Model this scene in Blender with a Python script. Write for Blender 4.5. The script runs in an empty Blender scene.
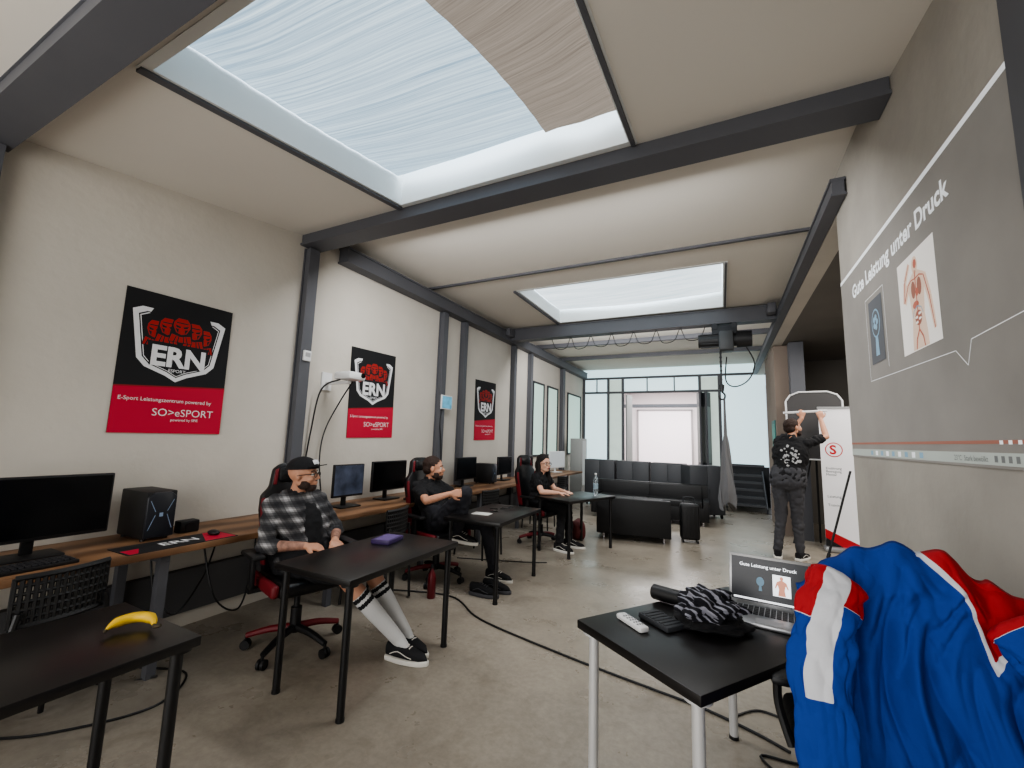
import bpy, bmesh, math, random
from mathutils import Vector, Matrix, Euler, noise
random.seed(4)
V=Vector
def lin(c):
    def f(x):
        x=x/255.0
        return x/12.92 if x<=0.04045 else ((x+0.055)/1.055)**2.4
    return (f(c[0]),f(c[1]),f(c[2]),1)
MATS={}
def mat(name,col,rough=.6,metal=0.0,emit=0.0,ecol=None,var=0.0,scale=4.0,bump=0.0,bscale=40.0,spec=.5,alpha=1.0,trans=0.0,detail=6):
    if name in MATS: return MATS[name]
    m=bpy.data.materials.new(name); m.use_nodes=True; nt=m.node_tree
    b=nt.nodes['Principled BSDF']; L=nt.links
    c=lin(col)
    b.inputs['Base Color'].default_value=c
    b.inputs['Roughness'].default_value=rough; b.inputs['Metallic'].default_value=metal
    b.inputs['Specular IOR Level'].default_value=spec
    b.inputs['Transmission Weight'].default_value=trans
    b.inputs['Alpha'].default_value=alpha
    if emit>0:
        b.inputs['Emission Color'].default_value=lin(ecol or col); b.inputs['Emission Strength'].default_value=emit
    tc=nt.nodes.new('ShaderNodeTexCoord')
    if var>0:
        n=nt.nodes.new('ShaderNodeTexNoise'); n.inputs['Scale'].default_value=scale; n.inputs['Detail'].default_value=detail
        r=nt.nodes.new('ShaderNodeValToRGB')
        r.color_ramp.elements[0].position=.3; r.color_ramp.elements[1].position=.7
        r.color_ramp.elements[0].color=tuple(x*(1-var) for x in c[:3])+(1,)
        r.color_ramp.elements[1].color=tuple(min(1,x*(1+var)) for x in c[:3])+(1,)
        L.new(tc.outputs['Object'],n.inputs['Vector']); L.new(n.outputs['Fac'],r.inputs['Fac']); L.new(r.outputs['Color'],b.inputs['Base Color'])
    if bump>0:
        n2=nt.nodes.new('ShaderNodeTexNoise'); n2.inputs['Scale'].default_value=bscale; n2.inputs['Detail'].default_value=5
        bp=nt.nodes.new('ShaderNodeBump'); bp.inputs['Strength'].default_value=bump; bp.inputs['Distance'].default_value=.02
        L.new(tc.outputs['Object'],n2.inputs['Vector']); L.new(n2.outputs['Fac'],bp.inputs['Height']); L.new(bp.outputs['Normal'],b.inputs['Normal'])
    MATS[name]=m
    return m
def wave_mat(name,c1,c2,scale,direction='X',rough=.8,dist=2.0,emit=0.0,sharp=(.35,.65),kind='BANDS',bump=0):
    if name in MATS: return MATS[name]
    m=bpy.data.materials.new(name); m.use_nodes=True; nt=m.node_tree; b=nt.nodes['Principled BSDF']
    tc=nt.nodes.new('ShaderNodeTexCoord'); w=nt.nodes.new('ShaderNodeTexWave'); w.wave_type=kind
    w.bands_direction=direction; w.inputs['Scale'].default_value=scale; w.inputs['Distortion'].default_value=dist; w.inputs['Detail'].default_value=3
    r=nt.nodes.new('ShaderNodeValToRGB'); r.color_ramp.elements[0].position=sharp[0]; r.color_ramp.elements[1].position=sharp[1]
    r.color_ramp.elements[0].color=lin(c1); r.color_ramp.elements[1].color=lin(c2)
    nt.links.new(tc.outputs['Object'],w.inputs['Vector']); nt.links.new(w.outputs['Fac'],r.inputs['Fac']); nt.links.new(r.outputs['Color'],b.inputs['Base Color'])
    b.inputs['Roughness'].default_value=rough
    MATS[name]=m; return m
def streak_mat(name,c1,c2,scl,rot,emit,diff=.3,pos=(.35,.65),warp=.12,rough=.7):
    m=bpy.data.materials.new(name); m.use_nodes=True; nt=m.node_tree; b=nt.nodes['Principled BSDF']; L=nt.links
    tc=nt.nodes.new('ShaderNodeTexCoord'); n0=nt.nodes.new('ShaderNodeTexNoise'); n0.inputs['Scale'].default_value=.8; n0.inputs['Detail'].default_value=1
    va=nt.nodes.new('ShaderNodeVectorMath'); va.operation='MULTIPLY_ADD'; va.inputs[1].default_value=(warp,warp,0)
    L.new(tc.outputs['Object'],n0.inputs['Vector']); L.new(n0.outputs['Color'],va.inputs[0]); L.new(tc.outputs['Object'],va.inputs[2])
    rt=nt.nodes.new('ShaderNodeMapping'); rt.inputs['Rotation'].default_value=(0,0,rot)
    mp=nt.nodes.new('ShaderNodeMapping'); mp.inputs['Scale'].default_value=scl
    n=nt.nodes.new('ShaderNodeTexNoise'); n.inputs['Scale'].default_value=1; n.inputs['Detail'].default_value=5; n.inputs['Roughness'].default_value=rough
    r=nt.nodes.new('ShaderNodeValToRGB'); r.color_ramp.elements[0].position=pos[0]; r.color_ramp.elements[1].position=pos[1]
    r.color_ramp.elements[0].color=lin(c1); r.color_ramp.elements[1].color=lin(c2)
    L.new(va.outputs[0],rt.inputs['Vector']); L.new(rt.outputs[0],mp.inputs['Vector']); L.new(mp.outputs[0],n.inputs['Vector']); L.new(n.outputs['Fac'],r.inputs['Fac'])
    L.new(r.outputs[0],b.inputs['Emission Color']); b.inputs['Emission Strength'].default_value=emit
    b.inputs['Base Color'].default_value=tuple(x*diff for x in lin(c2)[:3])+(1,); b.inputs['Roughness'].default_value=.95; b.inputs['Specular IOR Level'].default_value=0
    return m
def floor_mat():
    m=bpy.data.materials.new('concrete_floor'); m.use_nodes=True; nt=m.node_tree; b=nt.nodes['Principled BSDF']; L=nt.links
    tc=nt.nodes.new('ShaderNodeTexCoord')
    def noi(s,d,r=.6,dist=0):
        n=nt.nodes.new('ShaderNodeTexNoise'); n.inputs['Scale'].default_value=s; n.inputs['Detail'].default_value=d; n.inputs['Roughness'].default_value=r; n.inputs['Distortion'].default_value=dist
        L.new(tc.outputs['Object'],n.inputs['Vector']); return n
    def ramp(n,p0,p1,c0,c1):
        r=nt.nodes.new('ShaderNodeValToRGB'); r.color_ramp.elements[0].position=p0; r.color_ramp.elements[1].position=p1; r.color_ramp.elements[0].color=c0; r.color_ramp.elements[1].color=c1
        L.new(n.outputs['Fac'],r.inputs['Fac']); return r
    a=ramp(noi(.9,10,.65,.4),.3,.7,lin((130,122,111)),lin((162,153,140)))
    c=ramp(noi(3.5,8,.7,1.0),.50,.76,(1,1,1,1),(.66,.64,.61,1))
    d=ramp(noi(28,4,.7),.35,.65,(.88,.88,.88,1),(1.06,1.06,1.06,1))
    m1=nt.nodes.new('ShaderNodeMix'); m1.data_type='RGBA'; m1.blend_type='MULTIPLY'; m1.inputs[0].default_value=.8; L.new(a.outputs[0],m1.inputs[6]); L.new(c.outputs[0],m1.inputs[7])
    m2=nt.nodes.new('ShaderNodeMix'); m2.data_type='RGBA'; m2.blend_type='MULTIPLY'; m2.inputs[0].default_value=1; L.new(m1.outputs[2],m2.inputs[6]); L.new(d.outputs[0],m2.inputs[7])
    L.new(m2.outputs[2],b.inputs['Base Color'])
    rr=ramp(noi(1.6,6),.3,.7,(.22,.22,.22,1),(.42,.42,.42,1)); L.new(rr.outputs[0],b.inputs['Roughness'])
    return m
def plaid_mat(name):
    m=bpy.data.materials.new(name); m.use_nodes=True; nt=m.node_tree; b=nt.nodes['Principled BSDF']; L=nt.links
    tc=nt.nodes.new('ShaderNodeTexCoord')
    outs=[]
    for d,s in (('Z',4.6),('DIAGONAL',3.4),('Z',13.8),('DIAGONAL',10.2)):
        w=nt.nodes.new('ShaderNodeTexWave'); w.bands_direction=d; w.inputs['Scale'].default_value=s; w.inputs['Distortion'].default_value=.5
        r=nt.nodes.new('ShaderNodeValToRGB'); r.color_ramp.elements[0].position=.5; r.color_ramp.elements[1].position=.62
        r.color_ramp.elements[0].color=(.22,.22,.22,1) if s<5 else (.6,.6,.6,1)
        L.new(tc.outputs['Object'],w.inputs['Vector']); L.new(w.outputs['Fac'],r.inputs['Fac']); outs.append(r.outputs[0])
    cur=outs[0]
    for o in outs[1:]:
        mx=nt.nodes.new('ShaderNodeMix'); mx.data_type='RGBA'; mx.blend_type='MULTIPLY'; mx.inputs[0].default_value=1
        L.new(cur,mx.inputs[6]); L.new(o,mx.inputs[7]); cur=mx.outputs[2]
    m2=nt.nodes.new('ShaderNodeMix'); m2.data_type='RGBA'
    m2.inputs[6].default_value=lin((22,22,27)); m2.inputs[7].default_value=lin((178,176,176))
    L.new(cur,m2.inputs[0]); L.new(m2.outputs[2],b.inputs['Base Color']); b.inputs['Roughness'].default_value=.9
    return m

COL=bpy.context.scene.collection
def link(o): COL.objects.link(o); return o
def thing(name,label,cat,loc=(0,0,0),rz=0,group=None):
    e=bpy.data.objects.new(name,None); e.empty_display_size=.1; e.location=loc; e.rotation_euler=(0,0,rz)
    e['label']=label; e['category']=cat
    if group: e['group']=group
    return link(e)
def finish(bm,name,mats,parent=None,smooth=True,loc=None,rot=None,label=None,kind=None,ang=38):
    if smooth:
        bm.normal_update()
        for f in bm.faces: f.smooth=True
        for e in bm.edges:
            if len(e.link_faces)==2:
                if e.calc_face_angle(0)>math.radians(ang): e.smooth=False
    me=bpy.data.meshes.new(name); bm.to_mesh(me); bm.free()
    if not isinstance(mats,(list,tuple)): mats=[mats]
    for m in mats: me.materials.append(m)
    o=bpy.data.objects.new(name,me); link(o)
    if parent: o.parent=parent
    if loc: o.location=loc
    if rot: o.rotation_euler=rot
    if label: o['label']=label
    if kind: o['kind']=kind
    return o
def merge(bm,tb,mi,keep=False):
    if not keep:
        for f in tb.faces: f.material_index=mi
    me=bpy.data.meshes.new('tmp'); tb.to_mesh(me); tb.free(); bm.from_mesh(me); bpy.data.meshes.remove(me)
def box(bm,c,s,mi=0,rot=None,bev=0,seg=2):
    tb=bmesh.new(); bmesh.ops.create_cube(tb,size=1); bmesh.ops.scale(tb,vec=s,verts=tb.verts)
    if bev>0: bmesh.ops.bevel(tb,geom=tb.edges[:],offset=bev,segments=seg,affect='EDGES',profile=.5)
    M=Matrix.Translation(c)
    if rot is not None: M=M@(Euler(rot).to_matrix().to_4x4() if not isinstance(rot,Matrix) else rot.to_4x4())
    bmesh.ops.transform(tb,matrix=M,verts=tb.verts); merge(bm,tb,mi)
def box2(bm,a,b,mi=0,bev=0):
    box(bm,[(a[i]+b[i])/2 for i in range(3)],[abs(b[i]-a[i]) for i in range(3)],mi,None,bev)
def cyl(bm,p0,p1,r0,r1=None,mi=0,seg=16):
    p0=V(p0);p1=V(p1); r1=r0 if r1 is None else r1; d=p1-p0
    tb=bmesh.new(); bmesh.ops.create_cone(tb,cap_ends=True,segments=seg,radius1=r0,radius2=r1,depth=d.length)
    M=Matrix.Translation((p0+p1)/2)@d.to_track_quat('Z','Y').to_matrix().to_4x4()
    bmesh.ops.transform(tb,matrix=M,verts=tb.verts); merge(bm,tb,mi)
def ell(bm,c,r,mi=0,rot=None,u=16,v=10):
    tb=bmesh.new(); bmesh.ops.create_uvsphere(tb,u_segments=u,v_segments=v,radius=1)
    if not isinstance(r,(tuple,list)): r=(r,r,r)
    bmesh.ops.scale(tb,vec=r,verts=tb.verts); M=Matrix.Translation(c)
    if rot is not None: M=M@rot.to_4x4()
    bmesh.ops.transform(tb,matrix=M,verts=tb.verts); merge(bm,tb,mi)
def spline(pts,n=8):
    pts=[V(p) for p in pts]; out=[]
    for i in range(len(pts)-1):
        p0=pts[max(i-1,0)];p1=pts[i];p2=pts[i+1];p3=pts[min(i+2,len(pts)-1)]
        for k in range(n):
            t=k/n
            out.append(.5*((2*p1)+(p2-p0)*t+(2*p0-5*p1+4*p2-p3)*t*t+(3*p1-p0-3*p2+p3)*t**3))
    out.append(pts[-1]); return out
def tube(bm,pts,r,mi=0,seg=8,n=6,smooth=True):
    P=spline(pts,n) if smooth else [V(p) for p in pts]
    N=len(P); rings=[]; up=None
    for i,p in enumerate(P):
        t=(P[min(i+1,N-1)]-P[max(i-1,0)]).normalized()
        if up is None: up=t.orthogonal().normalized()
        up=(up-t*up.dot(t)).normalized(); s=t.cross(up)
        rr=r(i/(N-1)) if callable(r) else r
        rings.append([bm.verts.new(p+(up*math.cos(a)+s*math.sin(a))*rr) for a in [2*math.pi*k/seg for k in range(seg)]])
    for i in range(N-1):
        for k in range(seg):
            f=bm.faces.new((rings[i][k],rings[i][(k+1)%seg],rings[i+1][(k+1)%seg],rings[i+1][k])); f.material_index=mi
    f=bm.faces.new(rings[0][::-1]); f.material_index=mi; f=bm.faces.new(rings[-1]); f.material_index=mi
def lathe(bm,prof,c=(0,0,0),mi=0,seg=20):
    c=V(c); rings=[]
    for (r,z) in prof:
        rings.append([bm.verts.new(c+V((r*math.cos(2*math.pi*k/seg),r*math.sin(2*math.pi*k/seg),z))) for k in range(seg)])
    for i in range(len(rings)-1):
        for k in range(seg):
            f=bm.faces.new((rings[i][k],rings[i][(k+1)%seg],rings[i+1][(k+1)%seg],rings[i+1][k])); f.material_index=mi
    f=bm.faces.new(rings[0][::-1]); f.material_index=mi; f=bm.faces.new(rings[-1]); f.material_index=mi
def poly(bm,pts,M,mi=0,z=0):
    vs=[bm.verts.new(M@V((p[0],p[1],z))) for p in pts]; f=bm.faces.new(vs); f.material_index=mi; return f
def prism(bm,pts,M,t,mi=0,bev=0):
    tb=bmesh.new()
    a=[tb.verts.new(V((p[0],p[1],-t/2))) for p in pts]; b=[tb.verts.new(V((p[0],p[1],t/2))) for p in pts]
    n=len(pts); tb.faces.new(a[::-1]); tb.faces.new(b)
    for i in range(n): tb.faces.new((a[i],a[(i+1)%n],b[(i+1)%n],b[i]))
    bmesh.ops.recalc_face_normals(tb,faces=tb.faces[:])
    if bev>0: bmesh.ops.bevel(tb,geom=tb.edges[:],offset=bev,segments=2,affect='EDGES',profile=.5)
    bmesh.ops.transform(tb,matrix=M,verts=tb.verts); merge(bm,tb,mi)
def text(bm,s,M,size=.1,mi=0,width=None,z=0,align='LEFT',bold=0.0,shear=0,pos=(0,0),height=None):
    c=bpy.data.curves.new('t','FONT'); c.body=s; c.size=1; c.align_x=align; c.offset=bold; c.shear=shear; c.resolution_u=3
    o=bpy.data.objects.new('t',c); COL.objects.link(o); bpy.context.view_layer.update()
    dg=bpy.context.evaluated_depsgraph_get(); me=bpy.data.meshes.new_from_object(o.evaluated_get(dg))
    xs=[v.co.x for v in me.vertices]; ys=[v.co.y for v in me.vertices]
    w=max(xs)-min(xs); h=max(ys)-min(ys); sx=sy=size
    if width: sx=sy=width/w
    if height: sy=height/h
    T=M@Matrix.Translation((pos[0],pos[1],z))@Matrix.Diagonal((sx,sy,1,1))
    me.transform(T)
    tb=bmesh.new(); tb.from_mesh(me); merge(bm,tb,mi)
    bpy.data.objects.remove(o); bpy.data.meshes.remove(me); bpy.data.curves.remove(c)
def frame(o,x,y):
    x=V(x);y=V(y);z=x.cross(y); M=Matrix.Identity(4)
    for i in range(3): M[i][0]=x[i];M[i][1]=y[i];M[i][2]=z[i];M[i][3]=o[i]
    return M
def copy_tree(src,loc,rz,label=None):
    new=src.copy(); link(new); new.location=loc; new.rotation_euler=(0,0,rz)
    if label: new['label']=label
    def rec(a,b):
        for ch in a.children:
            c=ch.copy(); link(c); c.parent=b; rec(ch,c)
    rec(src,new); return new
def circ(cx,cy,rx,ry=None,n=20): 
    ry=ry or rx
    return [(cx+rx*math.cos(2*math.pi*i/n),cy+ry*math.sin(2*math.pi*i/n)) for i in range(n)]

# ---------------- materials
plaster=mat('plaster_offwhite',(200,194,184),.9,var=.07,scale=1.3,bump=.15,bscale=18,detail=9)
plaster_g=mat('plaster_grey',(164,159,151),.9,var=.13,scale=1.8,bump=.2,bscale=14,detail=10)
ceilm=mat('ceiling_board',(220,215,206),.95,var=.02,scale=.8)
white=mat('white_paint',(226,228,226),.7)
steel=mat('steel_grey_paint',(88,89,94),.55,var=.05,scale=3)
floorm=floor_mat()
black=mat('black_desk',(24,22,22),.34,var=.1,scale=30)
blkpl=mat('black_plastic',(20,20,22),.5)
blkleather=mat('black_leather',(18,18,20),.38,bump=.15,bscale=30)
sofam=mat('black_sofa_leather',(17,17,19),.6,bump=.05,bscale=30)
blkcloth=mat('black_cloth',(20,20,23),.9,bump=.2,bscale=60)
red=mat('red_vinyl',(106,18,28),.55)
chrome=mat('chrome',(190,190,195),.2,1.0)
alu=mat('aluminium',(175,176,178),.35,.8)
wood=wave_mat('worktop_wood',(98,70,48),(138,104,76),1.2,'X',.5,6.0,sharp=(.1,.9))
dgrey=mat('dark_grey_paint',(52,54,58),.7)
plinth=mat('plinth_grey',(78,78,80),.7)
whitepl=mat('white_plastic',(222,222,222),.4)
scr_off=mat('screen_dark',(8,9,12),.15)
skin=mat('skin',(190,140,114),.55,var=.05,scale=12)
tattoo=mat('skin_tattooed',(150,112,96),.6,var=.45,scale=26)
hairm=mat('hair_dark',(26,19,17),.7,bump=.6,bscale=120)
hairb=mat('hair_brown',(50,33,25),.7,bump=.6,bscale=120)

# ---------------- room
def S(name,a,b,m,bev=0):
    bm=bmesh.new(); box2(bm,a,b,0,bev); return finish(bm,name,m,smooth=False,kind='structure')
LW=-3.62; RW=.83
S('floor',(-5,-2.4,-.1),(4.2,17,0),floorm)
S('wall_left',(LW-.15,-2.2,0),(LW,12,3.75),plaster)
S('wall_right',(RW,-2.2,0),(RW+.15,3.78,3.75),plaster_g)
S('wall_right_lintel',(RW,3.78,3.2),(RW+.15,12,3.75),plaster)
S('wall_back',(LW,-2.2,0),(RW,-2.05,3.5),plaster)
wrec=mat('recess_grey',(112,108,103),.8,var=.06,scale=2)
S('wall_recess',(3.3,3.6,0),(3.45,12.2,3.4),wrec)
S('wall_recess_near',(RW+.15,3.55,0),(3.3,3.7,3.4),wrec)
S('wall_recess_far',(1.0,10.2,0),(3.3,10.3,3.19),wrec)
S('wall_right_pier',(RW+.02,8.5,0),(RW+.30,10.1,3.19),mat('plaster_brown',(120,108,98),.9,var=.05,scale=2))
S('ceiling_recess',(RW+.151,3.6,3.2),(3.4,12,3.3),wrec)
def ceil_quad(bm,x0,x1,y0,y1,zf,t=.08):
    vs=[]
    for dz in (0,t):
        vs.append([bm.verts.new((x,y,zf(y)+dz)) for x,y in ((x0,y0),(x1,y0),(x1,y1),(x0,y1))])
    a,b=vs; bm.faces.new(a[::-1]); bm.faces.new(b)
    for i in range(4): bm.faces.new((a[i],a[(i+1)%4],b[(i+1)%4],b[i]))
z1=lambda y: 3.09+(y-.7)*(3.36-3.09)/1.9
bm=bmesh.new()
SX0,SX1,SY0,SY1=-2.34,-.47,.82,2.53
ceil_quad(bm,LW,SX0,.6,2.65,z1); ceil_quad(bm,SX1,RW,.6,2.65,z1)
ceil_quad(bm,SX0,SX1,.6,SY0,z1); ceil_quad(bm,SX0,SX1,SY1,2.65,z1)
ceil_quad(bm,LW,RW,-2.2,.6,lambda y:3.09)
TX0,TX1,TY0,TY1=-2.50,.08,5.15,6.85
z2=lambda y:3.5
ceil_quad(bm,LW,TX0,2.65,12,z2); ceil_quad(bm,TX1,RW,2.65,12,z2)
ceil_quad(bm,TX0,TX1,2.65,TY0,z2); ceil_quad(bm,TX0,TX1,TY1,12,z2)
bmesh.ops.recalc_face_normals(bm,faces=bm.faces[:])
finish(bm,'ceiling',ceilm,smooth=False,kind='structure')
tn=[0]
def trim(a,b,m=steel,bev=0):
    tn[0]+=1; return S('trim_%d'%tn[0],a,b,m,bev)
def ibeam(p0,p1,w,h,m=steel,tf=.02,web=.55):
    tn[0]+=1; p0=V(p0);p1=V(p1); d=p1-p0; L=d.length; ang=math.atan2(d.y,d.x)
    bm=bmesh.new(); c=(p0+p1)/2; R=Matrix.Rotation(ang,3,'Z')
    for (dz,ww,hh,ll) in ((tf/2,w,tf,L),(h-tf/2,w,tf,L),(h/2,w*web,h-2*tf+.002,L-.004)):
        box(bm,c+V((0,0,dz)),(ll,ww,hh),0,R)
    return finish(bm,'trim_%d'%tn[0],m,smooth=False,kind='structure')
def shaft(x0,x1,y0,y1,zf,zt,m):
    t=.04; e=.008
    for (a,b) in (((x0-t,y0-t),(x0+e,y1+t)),((x1-e,y0-t),(x1+t,y1+t)),((x0+e,y0-t),(x1-e,y0+e)),((x0+e,y1-e),(x1-e,y1+t))):
        tn[0]+=1; bm=bmesh.new()
        P=[(a[0],a[1]),(b[0],a[1]),(b[0],b[1]),(a[0],b[1])]
        lo=[bm.verts.new((x,y,zf(y)-.004)) for x,y in P]; hi=[bm.verts.new((x,y,zt)) for x,y in P]
        bm.faces.new(lo[::-1]); bm.faces.new(hi)
        for i in range(4): bm.faces.new((lo[i],lo[(i+1)%4],hi[(i+1)%4],hi[i]))
        finish(bm,'trim_%d'%tn[0],m,smooth=False,kind='structure')
shaft(SX0,SX1,SY0,SY1,z1,3.85,white); shaft(TX0,TX1,TY0,TY1,z2,3.95,white)
bm=bmesh.new()
for x in (SX0,SX1):
    w0,w1=(-.055,-.010) if x==SX0 else (.004,.028)
    tb=[(x+w0,SY0-.03,z1(SY0)-.02),(x+w1,SY0-.03,z1(SY0)-.02),(x+w1,SY1+.03,z1(SY1)-.02),(x+w0,SY1+.03,z1(SY1)-.02)]
    a=[bm.verts.new(p) for p in tb]; b=[bm.verts.new((p[0],p[1],p[2]+.05)) for p in tb]
    bm.faces.new(a[::-1]); bm.faces.new(b)
    for i in range(4): bm.faces.new((a[i],a[(i+1)%4],b[(i+1)%4],b[i]))
finish(bm,'trim_90',steel,smooth=False,kind='structure')
trim((TX0-.06,TY0-.04,3.475),(TX0-.02,TY1+.04,3.52),steel); trim((TX1+.01,TY0-.02,3.48),(TX1+.03,TY1,3.52))
pane=mat('skylight_pane',(235,243,250),.5,emit=3.2,ecol=(225,238,250))
S('window_1',(SX0,SY0,3.85),(SX1,SY1,3.87),pane)
S('window_2',(TX0,TY0,3.95),(TX1,TY1,3.97),pane)
ibeam((LW+.003,.62,2.985),(RW-.003,.62,2.985),.18,.12,web=.9)
ibeam((LW+.003,2.67,3.25),(RW-.003,2.67,3.25),.2,.24,web=.86)
trim((LW,4.56,3.475),(RW,4.60,3.51)); trim((LW,8.4,3.42),(RW,8.5,3.51)); trim((LW,9.9,3.42),(RW,10.0,3.51))
ibeam((LW+.08,3.02,3.24),(LW+.08,11.95,3.24),.15,.17,web=.8)
ibeam((RW-.05,3.45,3.20),(RW-.05,11.9,3.20),.09,.13,web=.8)
for y0,w in ((2.62,.11),(4.86,.11),(5.42,.09),(7.2,.1),(8.0,.1),(10.0,.16)):
    tn[0]+=1; bm=bmesh.new()
    x0=LW+.002; zz=3.235
    box2(bm,(x0,y0,.0),(x0+.015,y0+w,zz)); box2(bm,(x0+.075,y0,.0),(x0+.09,y0+w,zz)); box2(bm,(x0+.014,y0+w*.12,.001),(x0+.076,y0+w*.88,zz-.001))
    finish(bm,'trim_%d'%tn[0],steel,smooth=False,kind='structure')
trim((LW,.57,0),(LW+.1,.68,2.98))
trim((RW-.015,1.3,0.0),(RW+.01,1.70,3.2))
trim((1.05,8.25,0),(1.25,8.45,3.19))
trim((LW-.01,-2,.12),(LW+.06,9.95,.42),plinth)
S('baseboard_right',(RW-.012,-2,0),(RW+.01,3.77,.08),dgrey)
wg=mat('frosted_green_glass',(170,192,182),.5,emit=.5,ecol=(170,198,186))
for i,(a,b) in enumerate(((8.3,8.9),(9.15,9.8),(10.6,11.7))):
    bm=bmesh.new(); box2(bm,(LW-.01,a,1.1),(LW+.012,b,2.68),0)
    for yy in (a,b): box2(bm,(LW-.01,yy-.02,1.08),(LW+.03,yy+.02,2.7),1)
    for zz in (1.1,2.68): box2(bm,(LW-.01,a+.02,zz-.02),(LW+.028,b-.02,zz+.02),1)
    finish(bm,'window_%d'%(i+3),[wg,dgrey],smooth=False,kind='structure')
FY=12.0
glz=mat('far_glass',(205,228,235),.3,emit=.8,ecol=(196,222,228))
glz2=mat('far_glass_frosted',(180,196,188),.5,emit=.5,ecol=(196,210,202),var=.1,scale=3)
bm=bmesh.new()
def fr(x0,x1,z0,z1_,mi,y0=FY,y1=FY+.02): box2(bm,(x0,y0,z0),(x1,y1,z1_),mi)
fr(LW,-2.85,0,3.2,0); fr(-2.85,-2.46,0,3.2,3); fr(-2.46,-.48,2.86,3.2,0); fr(-.48,0,0,3.2,3); fr(0,1.0,.95,3.2,0); fr(LW,1.0,3.2,3.5,0)
fr(0,1.0,0,.95,2)
for x in (LW+.04,-2.87,-2.46,-.48,-.02): fr(x-.035,x+.035,0,3.21,1,FY-.03,FY+.03)
for x in (-3.2,-1.8,-1.1): fr(x-.015,x+.015,2.86,3.21,1,FY-.028,FY+.028)
for x0,x1,z in ((LW,.9,3.24),(LW,0,2.83),(0,.9,.97)): fr(x0,x1,z-.03,z+.03,1,FY-.034,FY+.034)
finish(bm,'wall_far',[glz,steel,dgrey,glz2],smooth=False,kind='structure')
fold=mat('folding_door_grey',(150,154,152),.6)
for k,x in enumerate((-.50,-.43,-.36,-.29)):
    bm=bmesh.new(); box(bm,(x,FY-.22,1.42),(.03,.36,2.7),0,(0,0,.25*(-1)**k),.003); box(bm,(x,FY-.22,1.7),(.034,.26,1.4),1,(0,0,.25*(-1)**k))
    finish(bm,'door_%d'%(k+2),[steel,fold],smooth=False,kind='structure')
for k,x in enumerate((-2.42,-2.34)):
    bm=bmesh.new(); box(bm,(x,FY+.25,1.42),(.03,.4,2.7),0,(0,0,.2*(-1)**k),.003); finish(bm,'door_%d'%(k+7),[fold],smooth=False,kind='structure')
pinkw=mat('annex_plaster',(218,210,211),.8)
S('wall_annex_back',(-4.5,15.8,0),(1.5,15.9,3.4),pinkw)
S('wall_annex_left',(-3.2,12.1,0),(-3.1,15.8,3.4),pinkw); S('wall_annex_right',(.2,12.1,0),(.3,15.8,3.4),pinkw)
S('ceiling_annex',(-3.2,12.1,3.3),(.3,15.9,3.4),pinkw)
bm=bmesh.new(); box2(bm,(-2.7,15.74,0),(-.9,15.79,2.6),0)
for x in (-2.7,-.9): box2(bm,(x-.03,15.72,0),(x+.03,15.8,2.6),1)
box2(bm,(-2.73,15.72,2.57),(-.87,15.8,2.63),1)
finish(bm,'door_1',[mat('shutter',(234,224,228),.6,emit=.4),mat('shutter_line',(150,146,146),.6)],smooth=False,kind='structure')  # shutter emits a little; its brightness is put into the material
trim((-2.9,13.2,2.5),(.2,13.3,2.6))
st=thing('staircase','short grey metal staircase rising beside the glazed wall','stairs',(.45,10.9,0))
for i in range(5):
    bm=bmesh.new(); box2(bm,(-.37,.2*i,.15*i+.12),(.37,.22+.2*i,.15*i+.17),0); finish(bm,'step',mat('step_grey',(80,82,86),.5),st,False)
    bm=bmesh.new(); box2(bm,(-.37,.2*i+.2,.15*i+.17),(.37,.215+.2*i,.15*i+.27),0); finish(bm,'riser',mat('riser_grey',(50,52,56),.6),st,False)
for x in (-.39,.39):
    bm=bmesh.new(); box(bm,(x,.45,.42),(.03,1.25,.16),0,(math.atan2(.15,.2),0,0)); finish(bm,'stringer',steel,st,False)
bm=bmesh.new(); box(bm,(0,0,0),(.012,.5,.62),0,None,.003); box(bm,(-.007,0,.0),(.004,.42,.5),1)
o=finish(bm,'notice_board',[mat('teal_board',(30,92,88),.6),mat('teal_light',(70,140,128),.6,var=.4,scale=6)],loc=(RW+.012,8.9,1.6)); o['label']='small teal green notice board on the brown pier'; o['category']='notice board'

# ---------------- shades
def shade(name,yf,zf,m,label,sag,seedv,boundary0,boundary1,nx=40,ny=60,rip=.002):
    bm=bmesh.new(); g=[]
    for j in range(ny+1):
        t=j/ny; y=yf(t)
        a=boundary0(t); b=boundary1(t)
        row=[]
        for i in range(nx+1):
            s=i/nx; x=a+(b-a)*s
            z=zf(y)-sag*math.sin(math.pi*s)-sag*.5*math.sin(math.pi*t)+rip*math.sin(t*60+seedv+5*s)+.008*noise.noise(V((s*3,t*3,seedv)))
            row.append(bm.verts.new((x,y-.03*math.sin(math.pi*s)*t,z)))
        g.append(row)
    for j in range(ny):
        for i in range(nx): bm.faces.new((g[j][i],g[j][i+1],g[j+1][i+1],g[j+1][i]))
    o=finish(bm,name,m,smooth=True,ang=180); o['label']=label; o['category']='sun shade'; return o
fb1=streak_mat('shade_blue_white_glow',(112,142,166),(200,219,230),(.7,75,1),-.10,1.05,pos=(.3,.66),warp=.12,rough=.75)  # emission stands in for daylight coming through the cloth
fb2=streak_mat('shade_tan_glow',(116,108,100),(158,149,139),(1.5,130,1),.20,.72,pos=(.3,.66),warp=.06,rough=.75)  # daylight through the darker cloth, put in as weaker emission
bnd=lambda t: -1.22+.19*t+.07*math.sin(3.0*t)
yF=lambda t: SY0+.012+(SY1-.09-SY0)*t
shade('sun_shade',yF,lambda y:z1(y)+.22,fb1,'pale blue-white translucent fabric shade stretched under the skylight',.035,1,lambda t:SX0+.015,lambda t:bnd(t)+.02)
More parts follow.
